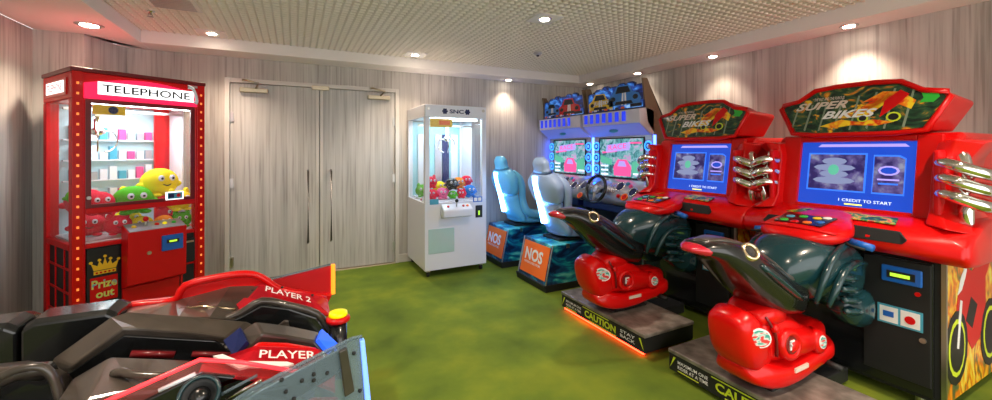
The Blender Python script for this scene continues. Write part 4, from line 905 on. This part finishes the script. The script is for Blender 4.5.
# glowing red cover edge on the near side
ce=MB().prism([(-.56,.700),(-.445,.743),(-.236,.809),(-.141,.780),(.02,.71),(.02,.67),(-.15,.745),(-.236,.775),(-.43,.71),(-.56,.67)],'xz',1.375,1.387).build('side_cover','cacry',N,world=True)
MB().tube([(-.56,1.378,.703),(-.445,1.378,.746),(-.236,1.378,.811),(-.141,1.378,.782),(.02,1.378,.712)],.006,8).build('cover_edge',mat('red_edge_glow',(.9,.02,.02),.25,emit=(1,.03,.04),es=1.3),ce,world=False).location=-N.location
for k in range(3):
    MB().tube([V((-.185+k*.014,1.345,.715-k*.016))-N.location,V((-.095+k*.012,1.345,.748-k*.016))-N.location],.0045,8).build('chrome_bar','chrome' if k else 'acry',N)
# round speaker sunk below the cover
XZ(N,'speaker_housing','black',[(-.42,.70),(-.236,.765),(-.14,.728),(.02,.655),(.02,.5),(-.42,.5)],1.39,1.41,.004)
sp_=MB().disc((-.232,1.36,.715),(0,-.85,.5),[(.046,-.03),(.050,.008),(.042,.016),(.034,.006)],26).build('speaker','mblack',N,world=True)
MB().torus(V((-.232,1.345,.728))-N.location,(0,-.85,.5),.046,.006,28,8).build('speaker_ring','teal',sp_)
MB().disc(V((-.232,1.352,.720))-N.location,(0,-.85,.5),[(.026,0),(.018,.012),(.006,.016)],16).build('speaker_cone','black',sp_)
# clear side fin with bolts, grey inner blade and a blue lit end
fin=MB().prism([(-.30,.655),(-.105,.752),(.015,.794),(.155,.838),(.182,.838),(.197,.735),(.207,.640),(.12,.62),(-.30,.60)],'xz',1.245,1.257).build('side_fin','acry',N,world=True)
ed=MB().tube([(-.30,1.251,.662),(-.105,1.251,.757),(.015,1.251,.799),(.155,1.251,.842),(.182,1.251,.842)],.005,8).build('fin_edge','acry',fin,world=False); ed.location=-N.location
bl=MB().prism([(-.20,.69),(-.09,.742),(.01,.778),(.130,.815),(.128,.760),(.10,.735),(-.02,.690)],'xz',1.257,1.266).build('inner_blade','bladegrey',fin,world=False,bevel=.003); bl.location=-N.location
ps=MB().prism([(.116,.815),(.138,.822),(.160,.690),(.132,.680)],'xz',1.236,1.272).build('fin_strut','bronze',fin,world=False,bevel=.003); ps.location=-N.location
el=MB().prism([(.176,.832),(.188,.832),(.206,.648),(.190,.648)],'xz',1.240,1.262).build('end_lamp','ledb2' if 0 else mat('blue_edge_lamp',(.2,.4,1),.3,emit=(.10,.22,1),es=.9),fin,world=False,bevel=.002); el.location=-N.location
for x,z in ((-.03,.770),(-.02,.735),(.0,.71),(.158,.80),(.175,.685),(-.045,.70),(.05,.748),(.085,.76),(.05,.765),(.02,.755)):
    MB().disc(V((x,1.245,z))-N.location,(0,-1,0),[(.0055,0),(.0055,.004),(.003,.006)],10).build('bolt','mblack',fin)
XZ(N,'fin_mount','red',[(-.02,.655),(.05,.672),(.12,.655),(.13,.60),(-.06,.58)],1.262,1.30,.008)
# arched headrest shell over the near cockpit
hd=MB().tube([(-.86,1.60,.700),(-.79,1.60,.748),(-.723,1.60,.775),(-.684,1.60,.787),(-.645,1.60,.783),(-.622,1.60,.757),(-.608,1.60,.70),(-.598,1.60,.62)],.011,12,smooth=4).build('headrest_hoop','bronze',N,world=True)
b=MB(); R=[]
for (xa,za),(xb,zb) in zip([(-.90,.735),(-.79,.777),(-.71,.770),(-.658,.748),(-.62,.705),(-.575,.615)],[(-.86,.715),(-.79,.762),(-.70,.795),(-.645,.795),(-.615,.745),(-.59,.62)]): R.append([V((xa,1.70,za)),V((xb,1.60,zb-.012)),V((xb,1.61,zb-.04)),V((xa,1.69,za-.05))])
b.rings(R,True,False).build('headrest_shell','bronze',N,world=True)
XZ(N,'headrest_pad','black',[(-.87,.66),(-.79,.735),(-.70,.765),(-.65,.76),(-.63,.70),(-.62,.55),(-.87,.55)],1.66,1.70,.01)
MB().tube([(-.80,1.56,.66),(-.74,1.55,.685),(-.70,1.56,.675),(-.66,1.55,.69),(-.62,1.56,.665)],.014,8,smooth=3).build('harness','brass',N,world=True)
band(N,'shoulder_fairing','bronze',[(-.635,.70),(-.60,.66),(-.55,.67),(-.51,.72)],[(-.60,.60),(-.55,.64),(-.50,.66),(-.45,.70)],.08,1.70,1.46,.01)

# far deck between the red fender and the bronze frame, with two pale edge strips
band(F,'far_deck','bronze',[(-.62,.745),(-.46,.745),(-.40,.755),(-.26,.778),(-.14,.765),(-.10,.72)],[(-.56,.78),(-.50,.78),(-.40,.752),(-.30,.735),(-.22,.715),(-.17,.68)],.06,2.19,1.93,.006)
MB().tube([V((-.45,2.12,.735))-F.location,V((-.34,2.10,.748))-F.location,V((-.20,2.05,.728))-F.location],.005,8).build('deck_strip','oldbrass',F)
MB().tube([V((-.42,2.05,.748))-F.location,V((-.34,2.03,.752))-F.location,V((-.22,1.99,.732))-F.location],.005,8).build('deck_strip','oldbrass',F)

MB().tube([V((-.325,1.372,.752))-N.location,V((-.245,1.372,.777))-N.location],.006,8).build('white_bar','white',N)
